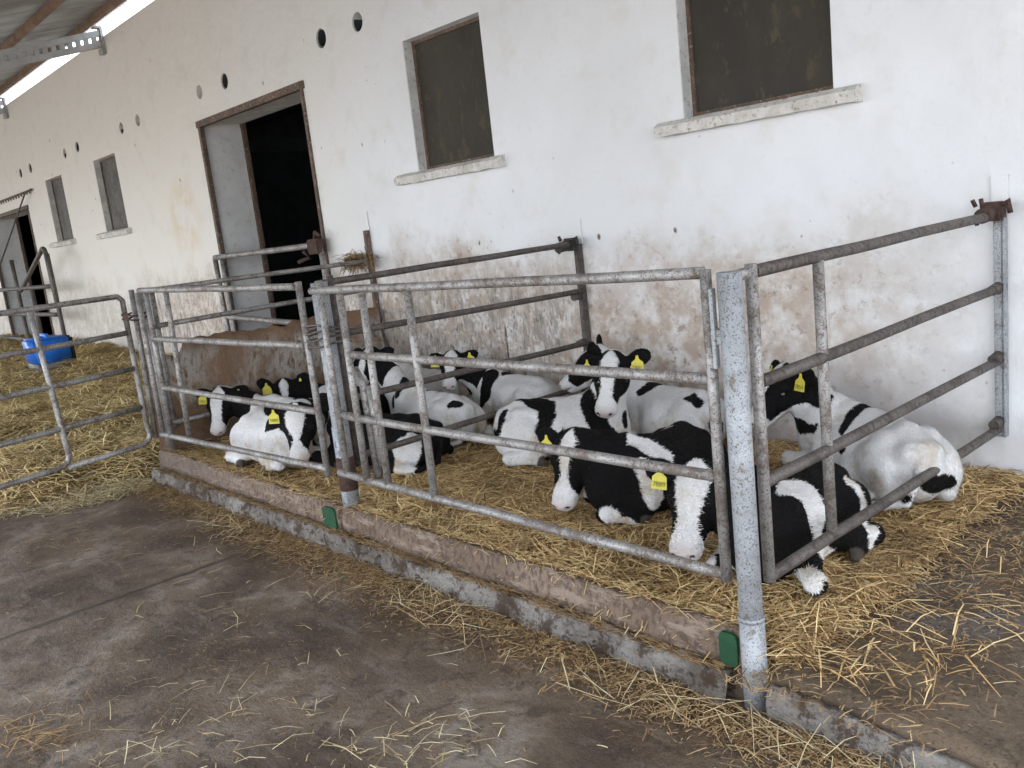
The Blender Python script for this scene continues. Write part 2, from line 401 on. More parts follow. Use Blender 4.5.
# ------------------------------------------------------------------ ground
YW = 4.35           # wall face
YF = 2.18           # pen front
def ground():
    bm = bmesh.new()
    for (x0, x1, y0, y1) in ((-60, 60, -60, YW + .02),):
        vs = [bm.verts.new(p) for p in ((x0, y0, 0), (x1, y0, 0), (x1, y1, 0), (x0, y1, 0))]; bm.faces.new(vs)
    tag(obj('ground', bm, M['yard']), kind='structure')
    # raised slab under the pens and on to the right, its front edge worn
    nx, ny = 160, 44
    xs = np.linspace(-6.55, 4, nx); V = []
    for x in xs:
        yf = 2.175
        for j in range(ny):
            y = yf + (YW - yf) * j / (ny - 1)
            h = .12 + .02 * mnoise.noise((x * 1.4, y * 1.4, 3)) + .012 * mnoise.noise((x * 5, y * 5, 1))
            if x > -1.35: h += -.055 * min(1, (x + 1.35) / .8) * max(0, 1 - j / (ny * .55))
            if j == 0: h = max(.02, h - .05)
            V.append((x, y, h))
    V += [(x, 2.17, -.02) for x in xs]
    F = [(i * ny + j, (i + 1) * ny + j, (i + 1) * ny + j + 1, i * ny + j + 1) for i in range(nx - 1) for j in range(ny - 1)]
    F += [(nx * ny + i, nx * ny + i + 1, (i + 1) * ny, i * ny) for i in range(nx - 1)]
    tag(npobj('pen_floor', V, F, M['slab']), kind='structure')
ground()

def kerb():
    t = empty('concrete_kerb', (-4, 2.12, 0), 'low crumbling grey concrete kerb at the foot of the pens', 'kerb')
    # rough front: a grid displaced
    def rough_bar(x0, x1, y0, y1, z0, z1, amp, seed, taper=None, n=220):
        V = []; prof = [(y1, z0), (y0, z0), (y0 - .004, z0 + (z1 - z0) * .3), (y0, z0 + (z1 - z0) * .6), (y0 + .006, z1 - .015), (y0 + .018, z1), ((y0 + y1) / 2, z1), (y1, z1)]
        for i in range(n):
            x = x0 + (x1 - x0) * i / (n - 1)
            for (y, z) in prof:
                d = amp * mnoise.noise((x * 6, y * 9 + seed, z * 14)) + amp * .6 * mnoise.noise((x * 21, seed, z * 30))
                zz = z
                if taper and x > taper: zz = z0 + (z - z0) * max(.12, 1 - (x - taper) / 1.3)
                V.append((x, y + (d if y < y1 else 0), zz + (d * .5 if z > z0 else 0)))
        k = len(prof)
        F = [(i * k + j, (i + 1) * k + j, (i + 1) * k + (j + 1) % k, i * k + (j + 1) % k) for i in range(n - 1) for j in range(k)]
        V2 = len(V)
        return V, F
    V, F = rough_bar(-6.5, -1.53, 2.125, 2.172, -.01, .105, .026, 1, n=420)
    npobj('kerb_stone', V, F, M['kerb'], t, True, (-4, 2.12, 0))
    V, F = rough_bar(-1.395, -.3, 2.135, 2.172, -.01, .10, .012, 5, -1.25, 70)
    o = npobj('kerb_end', V, F, M['kerb'], t, True, (-1, 2.12, 0))
    for nm, x0, x1, lab, seed in (('kerb_board', -6.46, -3.93, 'greyish brown weathered timber board along the front of the far calf pen', 3),
                                  ('kerb_board', -3.915, -1.50, 'pinkish brown weathered timber board along the front of the near calf pen', 9)):
        V, F = rough_bar(x0, x1, 2.180, 2.222, .108, .238, .011, seed, n=260)
        n = len(V); k = 8
        F = list(F)
        o = npobj(nm, V, F, M['plank'], None, True, ((x0 + x1) / 2, 2.2, .108))
        bm = bmesh.new(); bm.from_mesh(o.data); bmesh.ops.holes_fill(bm, edges=[e for e in bm.edges if e.is_boundary], sides=0); bm.to_mesh(o.data); bm.free()
        tag(o, lab, 'board', 'timber boards along the kerb')
kerb()

# ------------------------------------------------------------------ barn wall
WIN = [(-3.15, -2.23, 2.07, 3.09, -3.31, -2.08), (-5.74, -4.82, 2.07, 3.06, -5.98, -4.71), (-13.25, -12.36, 2.09, 3.08, -13.5, -12.25), (-15.68, -14.80, 2.09, 3.07, -15.9, -14.72)]
DOOR = (-9.62, -7.31, .02, 3.04)
DOOR2 = (-19.95, -16.95, .02, 2.78)
HOLES = [-6.31, -6.89, -8.84, -9.47, -11.35, -11.94, -13.8, -14.42, -16.35, -16.98]
def barn():
    W = 4.48
    t = empty('barn', (-8, YW, 0), 'long white limewashed barn wall with small windows, round vents and a dark doorway', 'building')
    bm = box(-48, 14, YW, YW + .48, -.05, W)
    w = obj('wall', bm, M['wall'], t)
    cb = bmesh.new()
    for (a, b, z0, z1, _, _) in WIN: add_box(cb, a, b, YW - .2, YW + .14, z0, z1)
    for (a, b, z0, z1) in (DOOR, DOOR2): add_box(cb, a, b, YW - .2, YW + .7, z0, z1)
    for x in HOLES:
        r = .082 + random.uniform(-.008, .008)
        bmesh.ops.create_cone(cb, cap_ends=True, segments=20, radius1=r, radius2=r * .95, depth=1.6,
                              matrix=Matrix.Translation((x, YW + .3, 3.345 + random.uniform(-.01, .01))) @ Matrix.Rotation(R(90), 4, 'X'))
    co = obj('cutter', cb, M['wall'])
    md = w.modifiers.new('b', 'BOOLEAN'); md.object = co; md.operation = 'DIFFERENCE'; md.solver = 'EXACT'
    bpy.context.view_layer.update(); bake(w); bpy.data.objects.remove(co)
    for x in HOLES:      # dark liner added inside each vent so the hole reads dark
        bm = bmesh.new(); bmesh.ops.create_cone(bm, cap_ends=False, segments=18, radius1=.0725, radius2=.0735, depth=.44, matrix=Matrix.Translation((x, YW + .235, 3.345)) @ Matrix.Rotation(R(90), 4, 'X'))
        obj('vent_liner', bm, M['dark'], t)
    # dark room behind the wall
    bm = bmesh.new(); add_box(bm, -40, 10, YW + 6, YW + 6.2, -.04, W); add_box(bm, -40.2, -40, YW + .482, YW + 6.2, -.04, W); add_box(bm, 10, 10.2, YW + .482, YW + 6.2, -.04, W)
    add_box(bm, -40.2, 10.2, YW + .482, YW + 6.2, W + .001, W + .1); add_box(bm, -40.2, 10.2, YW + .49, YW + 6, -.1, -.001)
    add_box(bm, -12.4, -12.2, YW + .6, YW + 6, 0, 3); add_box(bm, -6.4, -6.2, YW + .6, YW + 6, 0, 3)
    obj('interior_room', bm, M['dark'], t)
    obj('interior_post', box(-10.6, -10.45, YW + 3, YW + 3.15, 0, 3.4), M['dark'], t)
    # windows
    for i, (a, b, z0, z1, s0, s1) in enumerate(WIN):
        f = bmesh.new(); y0, y1 = YW + .085, YW + .13; th = .028
        add_box(f, a + .001, a + th, y0, y1, z0 + .001, z1 - .001); add_box(f, b - th, b - .001, y0, y1, z0 + .001, z1 - .001)
        add_box(f, a + th + .001, b - th - .001, y0, y1, z0 + .001, z0 + th); add_box(f, a + th + .001, b - th - .001, y0, y1, z1 - th, z1 - .001)
        fr = obj('window', f, M['rusty_frame'], t)
        obj('pane', box(a + th, b - th, YW + .10, YW + .118, z0 + th, z1 - th), M['pane'] if i < 2 else M['pane_grey'], fr)
        # rough chipped sill
        sb = bmesh.new(); n = 26; rows = []
        for k in range(n):
            x = s0 + (s1 - s0) * k / (n - 1); j = lambda q: .008 * mnoise.noise((x * 9, q * 7, i))
            jx = .02 * mnoise.noise((x * 3, 5, i))
            rows.append([sb.verts.new(p) for p in ((x, YW - .001, z0 - .085 + j(1)), (x, YW - .075 + j(2) + jx * .3, z0 - .085 + j(3)), (x, YW - .085 + j(4) + jx * .5, z0 - .03 + j(5)), (x, YW - .04, z0 - .004 + j(6) * .4), (x, YW + .02, z0 - .003))])
        for p, q in zip(rows, rows[1:]):
            for u in range(4): sb.faces.new((p[u], p[u + 1], q[u + 1], q[u]))
        sb.faces.new(rows[0]); sb.faces.new(rows[-1][::-1])
        obj('window_sill', sb, M['sill'], t)
    # inner reveals of the windows: thin plastered lining left side
    for (a, b, z0, z1, s0, s1) in WIN:
        obj('window_reveal', box(a + .0015, a + .006, YW + .004, YW + .084, z0 + .01, z1 - .002), M['revealw'], t)
    # doorway: rusty angle-iron edge, lining sheets
    for di, (a, b, z0, z1) in enumerate((DOOR, DOOR2)):
        f = bmesh.new(); e = .05
        add_box(f, a - .004, a + e, YW - .02, YW + .03, z0, z1 - e - .002)
        add_box(f, b - .035, b + .004, YW - .02, YW + .03, z0, z1 - e - .002)
        add_box(f, a - .03, b + .03, YW - .025, YW + .03, z1 - e, z1 + .018)
        df = obj('door_frame', f, M['rusty_frame'], t)
        zz = [z0 + .02, .92, 1.62, 2.66, z1 - .06] if di == 0 else [z0 + .02, 1.2, 2.1, z1 - .06]
        for p, q in zip(zz, zz[1:]):
            obj('lining_sheet', box(a + .004, a + .016, YW + .034, YW + .478, p + .006, q - .006), M['reveal'], df)
        obj('door_jamb', box(a + .001, a + .05, YW + .481, YW + .53, z0, z1 - .01), M['rusty_frame'], df)
        obj('lintel_lining', box(a + .05, b - .04, YW + .034, YW + .478, z1 - .02, z1 - .006), M['revealw'], df)
barn()

def wires():
    t = tube([(-16.44, YW - .03, 3.02), (-16.6, YW - .10, 2.96), (-18.94, YW - .16, 1.9)], .014, 6)
    tag(obj('stay_cable', t, M['galv_dark'], origin=(-16.5, YW - .1, 1.9)), 'thin dark stay cable slanting across the far doorway', 'cable')
    t = bmesh.new(); add_tube(t, [(-19.3, YW - .05, 3.0), (-16.4, YW - .05, 3.0)], .018, 6)
    for i in range(16): add_tube(t, [(-19.2 + i * .18, YW - .05, 3.0), (-19.2 + i * .18 + .03, YW - .05, 2.95)], .012, 5)
    tag(obj('wall_rail', t, M['rusty_frame'], origin=(-17.9, YW - .05, 3.0)), 'rusty sliding rail on the wall above the far doorway', 'rail')
wires()

# ------------------------------------------------------------------ canopy roof
def canopy():
    t = empty('canopy_roof', (-12, 2, 4), 'corrugated grey canopy roof sloping above the yard at upper left', 'roof')
    zr = lambda y: 4.735 + .25 * (y - 4.45)
    x0, x1, pitch = -40., 2.1, .105; k = 8
    nx = int((x1 - x0) / pitch * k); ys = [4.45, 3.9, 2.9, 1.0, -.6, -1.75]
    X = np.linspace(x0, x1, nx); V = []
    ph = X / pitch * 2 * np.pi
    for x, p in zip(X, ph):
        jag = .012 * mnoise.noise((round(x / pitch) * 3.1, 0, 0))
        for j, y in enumerate(ys): V.append((x, y + (jag if j == 0 else 0), zr(y) + .02 * math.sin(p)))
    k2 = len(ys); F = [(i * k2 + j, (i + 1) * k2 + j, (i + 1) * k2 + j + 1, i * k2 + j + 1) for i in range(nx - 1) for j in range(k2 - 1)]
    npobj('roof_sheet', V, F, M['roof'], t, True, (-12, 2, 4))
    for y in (4.16, 3.30, 2.3, 1.2, .1, -.8, -1.6):
        z = zr(y) - .025
        bm = bmesh.new(); vs = []
        add_box(bm, x0, x1, y - .03, y + .03, z - .075, z)
        obj('purlin', bm, M['purlin'], t)
    for x in (-37, -32, -27, -22, -17, -12, -7, -2):
        bm = bmesh.new()
        y0, y1 = -1.75, 4.31; zt = lambda y: zr(y) - .145
        n = 60
        # flat perforated girder: two chords and small webs over a thin plate
        def bar(a, b, h0, h1, th):
            vs = [bm.verts.new(p) for s in (-th, th) for p in ((x + s, a, zt(a) - h0), (x + s, b, zt(b) - h0), (x + s, b, zt(b) - h1), (x + s, a, zt(a) - h1))]
            for f in ((0, 1, 2, 3), (7, 6, 5, 4), (0, 4, 5, 1), (1, 5, 6, 2), (2, 6, 7, 3), (3, 7, 4, 0)): bm.faces.new([vs[i] for i in f])
        bar(y0, y1, 0, .075, .03); bar(y0, y1, .137, .21, .03)
        for i in range(n):
            a = y0 + (y1 - y0) * i / n; b = a + (y1 - y0) / n
            bar(a, a + (b - a) * .55, .076, .136, .02)
        g = obj('roof_beam', bm, M['beam'], t)
        bm = box(x - .05, x + .05, YW - .035, YW - .004, 4.26, 4.60)
        add_box(bm, x - .07, x + .07, YW - .06, YW - .036, 4.26, 4.33)
        add_box(bm, x - .055, x + .055, YW - .10, YW - .036, 4.575, 4.60)
        obj('wall_bracket', bm, M['beam'], g)
    for x in (-37, -27, -17, -7, 1.9):
        obj('canopy_column', box(x - .07, x + .07, -1.75, -1.61, 0, zr(-1.7) - .15), M['beam'], t)
canopy()

# ------------------------------------------------------------------ steel posts and gates
def post(x, y, z0, z1, r, lab, mat='galv_clean', extra=None):
    t = empty('steel_post', (x, y, z0), lab, 'post', 'steel posts of the calf pens')
    bm = bmesh.new(); add_tube(bm, [(x, y, z0), (x, y, z1)], r, 24)
    obj('tube', bm, M[mat], t)
    return t
P0 = post(-1.46, 2.18 + .0, 0.0, 1.385, .037, 'thick pale galvanised post at the near corner of the pen, nearest the camera')
bm = tube([(-1.46, 2.18, -.01), (-1.46, 2.18, .30)], .040, 24); add_tube(bm, [(-1.46, 2.18, .295), (-1.46, 2.18, .31)], .0425, 24); obj('sleeve', bm, M['galv_clean'], P0)
P1 = post(-3.90, 2.245, .12, 1.405, .043, 'thick blotchy grey post between the two pens, tied with wire')
bm = tube([(-3.905, 2.245, .13), (-3.905, 2.245, .66)], .0455, 24); obj('blue_band', bm, M['galv_blue'], P1)
bm = tube([(-3.905, 2.245, .32), (-3.905, 2.245, .50)], .048, 24); obj('rust_band', bm, M['rust'], P1)
bm = bmesh.new()
for zc in (1.16, 1.19, 1.10, 1.13):
    pts = [(-3.895 + .145 * math.cos(a) + .02 * math.sin(3 * a), 2.245 + .085 * math.sin(a), zc + .012 * math.sin(2 * a + zc * 30)) for a in [k * 2 * math.pi / 20 for k in range(21)]]
    add_tube(bm, pts, .006, 6)
add_tube(bm, [(-3.77, 2.2, 1.16), (-3.62, 2.3, 1.19), (-3.58, 2.33, 1.12)], .006, 6)
obj('wire_tie', bm, M['galv_dark'], P1)
P2 = post(-6.35, 2.25, .1, 1.42, .036, 'slender grey post at the far end of the pens where the open gate hinges', 'galv')
bm = bmesh.new()
for zc in (1.22, 1.25): add_tube(bm, [(-6.42 + .13 * math.cos(a), 2.2 + .09 * math.sin(a), zc + .01 * math.sin(3 * a)) for a in [k * 2 * math.pi / 16 for k in range(17)]], .007, 6)
obj('hinge_tie', bm, M['rust'], P2)

def gate(name, lab, rails, ups, mat='galv', r=.021, group='tubular steel gates of the pens', loc=None, wob=.0025, cat='gate'):
    """rails / ups: lists of polylines"""
    loc = loc or rails[-1][0]
    t = empty(name, (loc[0], loc[1], 0.1), lab, cat, group)
    for p in rails: obj('rail', tube(p, r, 14, wob), M[mat], t)
    for p in ups: obj('upright', tube(p, r * .95, 14, wob * .6), M[mat], t)
    return t
ZR = (1.38, 1.06, .745, .43)
# near pen, front
y = YF
g = gate('front_gate', 'dull grey tubular gate with four rails along the front of the near pen', 
     [[(-3.87, y, 1.37), (-1.55, y, 1.385)], [(-3.62, y, 1.06), (-1.54, y, 1.06)], [(-3.66, y, .745), (-1.54, y, .75)], [(-3.86, y, .435), (-3.4, y, .43), (-1.53, y, .425)]],
     [[(-3.06, y - .002, 1.36), (-3.06, y - .002, .43)], [(-3.425, y + .004, 1.35), (-3.425, y, .43)], [(-3.60, y - .006, 1.35), (-3.60, y - .006, .43)], [(-3.79, y, 1.42), (-3.79, y, .42)], [(-1.535, y - .01, 1.395), (-1.535, y - .01, .41)]], r=.0188)
bm = box(-1.525, -1.478, y - .022, y + .022, 1.17, 1.215, bev=.003); add_box(bm, -1.515, -1.503, y - .03, y - .012, 1.10, 1.34)
obj('hinge', bm, M['galv_clean'], g)
bm = bmesh.new(); add_tube(bm, [(-3.66, y + .05, .98), (-3.60, y + .05, .90), (-3.58, y + .05, .43)], .02, 12); add_tube(bm, [(-3.56, y + .06, .9), (-3.54, y + .06, .50)], .02, 12)
obj('sliding_bar', bm, M['galv'], g)
# short stub rails beside the post
obj('stub_rail', tube([(-3.80, y + .02, .745), (-3.60, y + .02, .735)], .02, 12), M['galv'], g)
# far pen, front
gate('front_gate', 'pale grey tubular gate with four rails along the front of the far pen',
     [[(-6.22, y, 1.415), (-4.02, y, 1.395)], [(-6.12, y, 1.08), (-4.02, y, 1.09)], [(-6.10, y, .735), (-4.0, y, .745)], [(-6.3, y, .375), (-3.98, y, .44)]],
     [[(-6.10, y, 1.40), (-6.13, y, .36)], [(-5.86, y + .045, 1.43), (-5.92, y + .045, .37)], [(-3.99, y, 1.42), (-3.99, y, .40)], [(-6.26, y, 1.40), (-6.28, y, .36)]], mat='galv', r=.019)
# side gate, near
x = -1.46
g = gate('side_gate', 'brown shade toned four rail gate closing the open right side of the near pen', 
     [[(x, 2.31, 1.37), (x, 4.24, 1.385)], [(x, 2.31, 1.03), (x, 4.28, 1.05)], [(x, 2.30, .71), (x, 4.28, .715)], [(x, 2.30, .395), (x, 4.29, .39)]], [], mat='galv_dark', r=.0205)
for p in ([(x, 2.295, 1.395), (x, 2.295, .38)], [(x - .003, 2.70, 1.36), (x - .003, 2.71, .39)]):
    obj('upright', tube(p, .019, 14, .001), M['galv'], g)
obj('coupler', tube([(x, 2.215, 1.37), (x, 2.30, 1.37)], .018, 10), M['galv'], g)
# divider between the pens
x = -4.05
gate('divider_rails', 'dark four rail divider running back between the two pens to the green clamp', 
     [[(x + .05, 2.32, 1.395), (x, 4.22, 1.405)], [(x + .05, 2.34, 1.12), (x, 4.32, 1.085)], [(x + .05, 2.32, .77), (x, 4.32, .73)], [(x + .05, 2.32, .45), (x, 4.32, .44)]],
     [[(x + .12, 2.33, 1.43), (x + .12, 2.33, .42)]], mat='galv_dark', r=.0185, cat='divider', group='rail dividers running back to the wall')
# divider at the far end of the far pen
x = -6.46
gate('divider_rails', 'dark rail divider at the far pen end, a straw tuft at its wall end',
     [[(x + .05, 2.30, 1.40), (x, 4.22, 1.40)], [(x + .05, 2.30, 1.14), (x, 4.26, 1.16)], [(x + .05, 2.30, .42), (x, 4.26, .42)]],
     [[(x + .03, 2.34, 1.40), (x + .0, 2.34, .38)]], mat='galv', r=.019, cat='divider', group='rail dividers running back to the wall')
# barrier board fixed beside that divider
def barrier():
    prof = [(2.25, .80), (2.33, .86), (2.38, .90), (2.50, .90), (2.54, .93), (2.585, .985), (2.65, .995), (2.73, .985), (2.81, 1.0), (3.09, .985), (3.25, .975), (3.40, .96), (3.55, .985), (3.73, 1.005), (3.92, 1.0), (4.08, .99), (4.26, .985)]
    n = 100; k = 22; x = -6.55; V = []
    ysr = np.linspace(2.26, 4.29, n); top = np.interp(ysr, *zip(*prof))
    for side in (0, 1):
        for yy, zt in zip(ysr, top):
            zt += .018 * mnoise.noise((yy * 15, 2, 0)) + .02 * mnoise.noise((yy * 5, 7, 0))
            for j in range(k):
                z = .1 + (zt - .1) * j / (k - 1)
                d = .05 * mnoise.noise((yy * 2.2, z * 2.2, side)) + .03 * mnoise.noise((yy * 6, z * 6, side)) + .012 * mnoise.noise((yy * 18, z * 18, side)); d += (.06 if side == 0 else -.06) * (1 - (z / zt) ** 2)
                V.append((x + (.035 if side == 0 else -.035) + d - (.012 if j == k - 1 and side == 0 else 0), yy, z))
    F = []
    for s in (0, 1):
        o = s * n * k
        F += [(o + i * k + j, o + (i + 1) * k + j, o + (i + 1) * k + j + 1, o + i * k + j + 1) for i in range(n - 1) for j in range(k - 1)]
    o = n * k
    F += [(i * k + k - 1, (i + 1) * k + k - 1, o + (i + 1) * k + k - 1, o + i * k + k - 1) for i in range(n - 1)]
    F += [(j, j + 1, o + j + 1, o + j) for j in range(k - 1)] + [((n - 1) * k + j, (n - 1) * k + j + 1, o + (n - 1) * k + j + 1, o + (n - 1) * k + j) for j in range(k - 1)]
    tag(npobj('barrier_board', V, F, M['board'], None, True, (x, 3.3, .1)), 'rust brown crusted barrier with a ragged top edge behind the far calves', 'barrier')
barrier()

# wall posts
def wall_post(x, z0, z1, lab, mat, clamp, paint=True):
    t = empty('wall_post', (x, YW - .03, z0), lab, 'post', 'flat posts bolted to the barn wall')
    bm = box(x - .018, x + .020, YW - .045, YW - .008, z0, z1, bev=.004); add_box(bm, x + .024, x + .030, YW - .05, YW - .006, z0, z1)
    obj('channel', bm, M[mat], t)
    if paint: obj('painted_strip', box(x - .035, x + .035, YW - .012, YW - .003, z1, z1 + .16), M['wall'], t)
    if clamp:
        zc = 1.40
        bm = bmesh.new()
        add_box(bm, x - .05, x + .045, YW - .12, YW - .05, zc - .04, zc + .045, bev=.012)
        add_tube(bm, [(x - .01, YW - .20, zc - .01), (x - .01, YW - .08, zc)], .034, 12)
        add_tube(bm, [(x - .07, YW - .1, zc + .03), (x - .08, YW - .11, zc + .06)], .010, 8)
        add_tube(bm, [(x - .02, YW - .16, zc + .03), (x - .025, YW - .165, zc + .065)], .010, 8)
        add_tube(bm, [(x + .04, YW - .1, zc + .03), (x + .06, YW - .09, zc + .05), (x + .07, YW - .09, zc - .01)], .012, 8)
        add_tube(bm, [(x - .05, YW - .15, zc - .03), (x - .045, YW - .155, zc - .05)], .010, 8)
        obj('clamp', bm, M[clamp], t)
        for z in (1.05, .73, .42):
            if x < -5: continue
            bm = bmesh.new(); add_tube(bm, [(x, YW - .11, z), (x, YW - .04, z + .008)], .025, 10); add_box(bm, x - .022, x + .022, YW - .085, YW - .046, z - .022, z + .022, bev=.006)
            obj('rail_socket', bm, M['galv_dark'], t)
    return t
wall_post(-1.46, .35, 1.40, 'pale wall post at the right end of the side gate with a rusty red clamp', 'galv_clean', 'rust')
wall_post(-4.07, .30, 1.40, 'dark wall post between the two pens with a green black clamp', 'galv_dark', 'clampgreen')
wall_post(-6.58, .30, 1.66, 'brown wall post at the far pen with straw caught on it', 'rusty_frame', None)

# doorway gate
y = 4.27
gate('doorway_gate', 'weathered two rail gate standing across the dark barn doorway', 
     [[(-9.62, y, 1.565), (-7.30, y, 1.585)], [(-9.57, y, .89), (-8.0, y - .02, .84), (-7.3, y, .83)]],
     [[(-9.62, y, 1.57), (-9.58, y, .12)], [(-9.48, y + .02, 1.55), (-9.46, y + .02, .15)], [(-7.25, y - .02, 1.60), (-7.20, y - .02, .12)]], mat='galv', r=.03, group='gates at the barn doorways')
bm = bmesh.new(); add_box(bm, -7.42, -7.22, y - .07, y + .01, 1.50, 1.64, bev=.012); add_tube(bm, [(-7.5, y - .06, 1.53), (-7.38, y - .08, 1.47), (-7.55, y - .1, 1.44)], .02, 8)
add_tube(bm, [(-7.3, y - .04, 1.64), (-7.26, y - .05, 1.70), (-7.2, y - .05, 1.66)], .018, 8)
tag(obj('gate_latch', bm, M['rust'], origin=(-7.3, y, 1.5)), 'rusty latch block on top of the doorway gate', 'latch')

# open yard gate, at the left
hx, hy, dx, dy = -6.49, 2.15, .241, -.971
def Y(t, z): return (hx + dx * t, hy + dy * t, z)
zs = (1.385, 1.12, .86, .57, .30)
L = 2.6
rails = [[Y(L, 1.39), *arc(Y(.04, 1.385), Y(.04, 1.385), Y(.005, 1.355)), Y(.0, .40), *arc(Y(-.01, .30), Y(-.01, .38), Y(.08, .30)), Y(.62, .30)]]
rails += [[Y(L, z + .0), Y(.02, z)] for z in zs[1:4]]
rails += [[Y(L, .31), *arc(Y(.60, .315), Y(.70, .31), Y(.61, .40)), Y(.665, 1.37)]]
gate('yard_gate', 'open grey tube gate with rounded corners swung out at the left edge', rails, [], mat='galv', r=.019, loc=(hx, hy, 0))
gate('hinge_post', 'thin doubled hinge bars beside the far end post', [], [[(-6.49, 2.22, 1.42), (-6.50, 2.20, .32)]], mat='galv', r=.02, loc=(-6.49, 2.2, 0), cat='post', group='steel posts of the calf pens')

# far barrier at the second door
y = 3.95
gate('pipe_barrier', 'bent grey pipe barrier standing by the far doorway beyond the blue can',
     [[(-16.9, y, 1.36), (-15.25, y, 1.93), *arc((-14.98, y, 2.02), (-15.12, y, 1.98), (-14.96, y, 1.88)), (-14.9, y, 1.05)], [(-19.5, y, 1.40), (-14.95, y, 1.40)], [(-19.5, y, .95), (-15.0, y, .95)], [(-19.5, y, .5), (-15.0, y, .5)]],
     [[(-14.9, y, 1.9), (-14.86, y, .1)], [(-17.1, y, 1.9), (-17.1, y, .1)], [(-16.2, y, 1.4), (-16.2, y, .1)]], mat='galv_dark', r=.035, group='gates at the barn doorways', cat='barrier')

# green pads on the boards
def pad(x, z0, z1, w, lab, y=2.168):
    bm = bmesh.new(); n = 14; pts = []
    for i in range(n):
        a = 2 * math.pi * i / n; px = math.copysign(abs(math.cos(a)) ** .45, math.cos(a)) * w / 2; pz = math.copysign(abs(math.sin(a)) ** .5, math.sin(a)) * (z1 - z0) / 2
        pts.append((x + px + .004 * math.sin(7 * a), (z0 + z1) / 2 + pz))
    a_ = [bm.verts.new((p[0], y, p[1])) for p in pts]; b_ = [bm.verts.new((p[0], y + .012, p[1])) for p in pts]
    bm.faces.new(a_); bm.faces.new(b_[::-1])
    for i in range(n): bm.faces.new((a_[i], b_[i], b_[(i + 1) % n], a_[(i + 1) % n]))
    tag(obj('green_pad', bm, M['green'], origin=(x, y, z0)), lab, 'pad', 'green pads on the kerb boards')
pad(-1.548, .112, .228, .07, 'green square pad on the board end beside the near corner post')
pad(-4.02, .10, .225, .13, 'rounded green pad on the board below the post between the pens', 2.163)

# blue can
def can():
    cx, cy, z0 = -13.0, 3.2, .34
    t = empty('water_can', (cx, cy, z0), 'blue plastic can with a cloudy grey base lying in the straw by the wall', 'can')
    bm = box(cx - .30, cx + .30, cy - .22, cy + .22, z0 + .10, z0 + .42, bev=.025)
    obj('blue_top', bm, M['blue'], t, True)
    obj('grey_base', box(cx - .285, cx + .285, cy - .21, cy + .21, z0 - .05, z0 + .13, bev=.04), M['greyplastic'], t, True)
    obj('handle', tube([(cx - .16, cy, z0 + .38), (cx - .12, cy, z0 + .45), (cx + .12, cy, z0 + .45), (cx + .16, cy, z0 + .38)], .028, 10), M['blue'], t)
    obj('cap', box(cx - .26, cx + .2, cy + .222, cy + .30, z0 + .02, z0 + .41, bev=.03), M['rubber'], t, True)
    for o in t.children: pass
can()

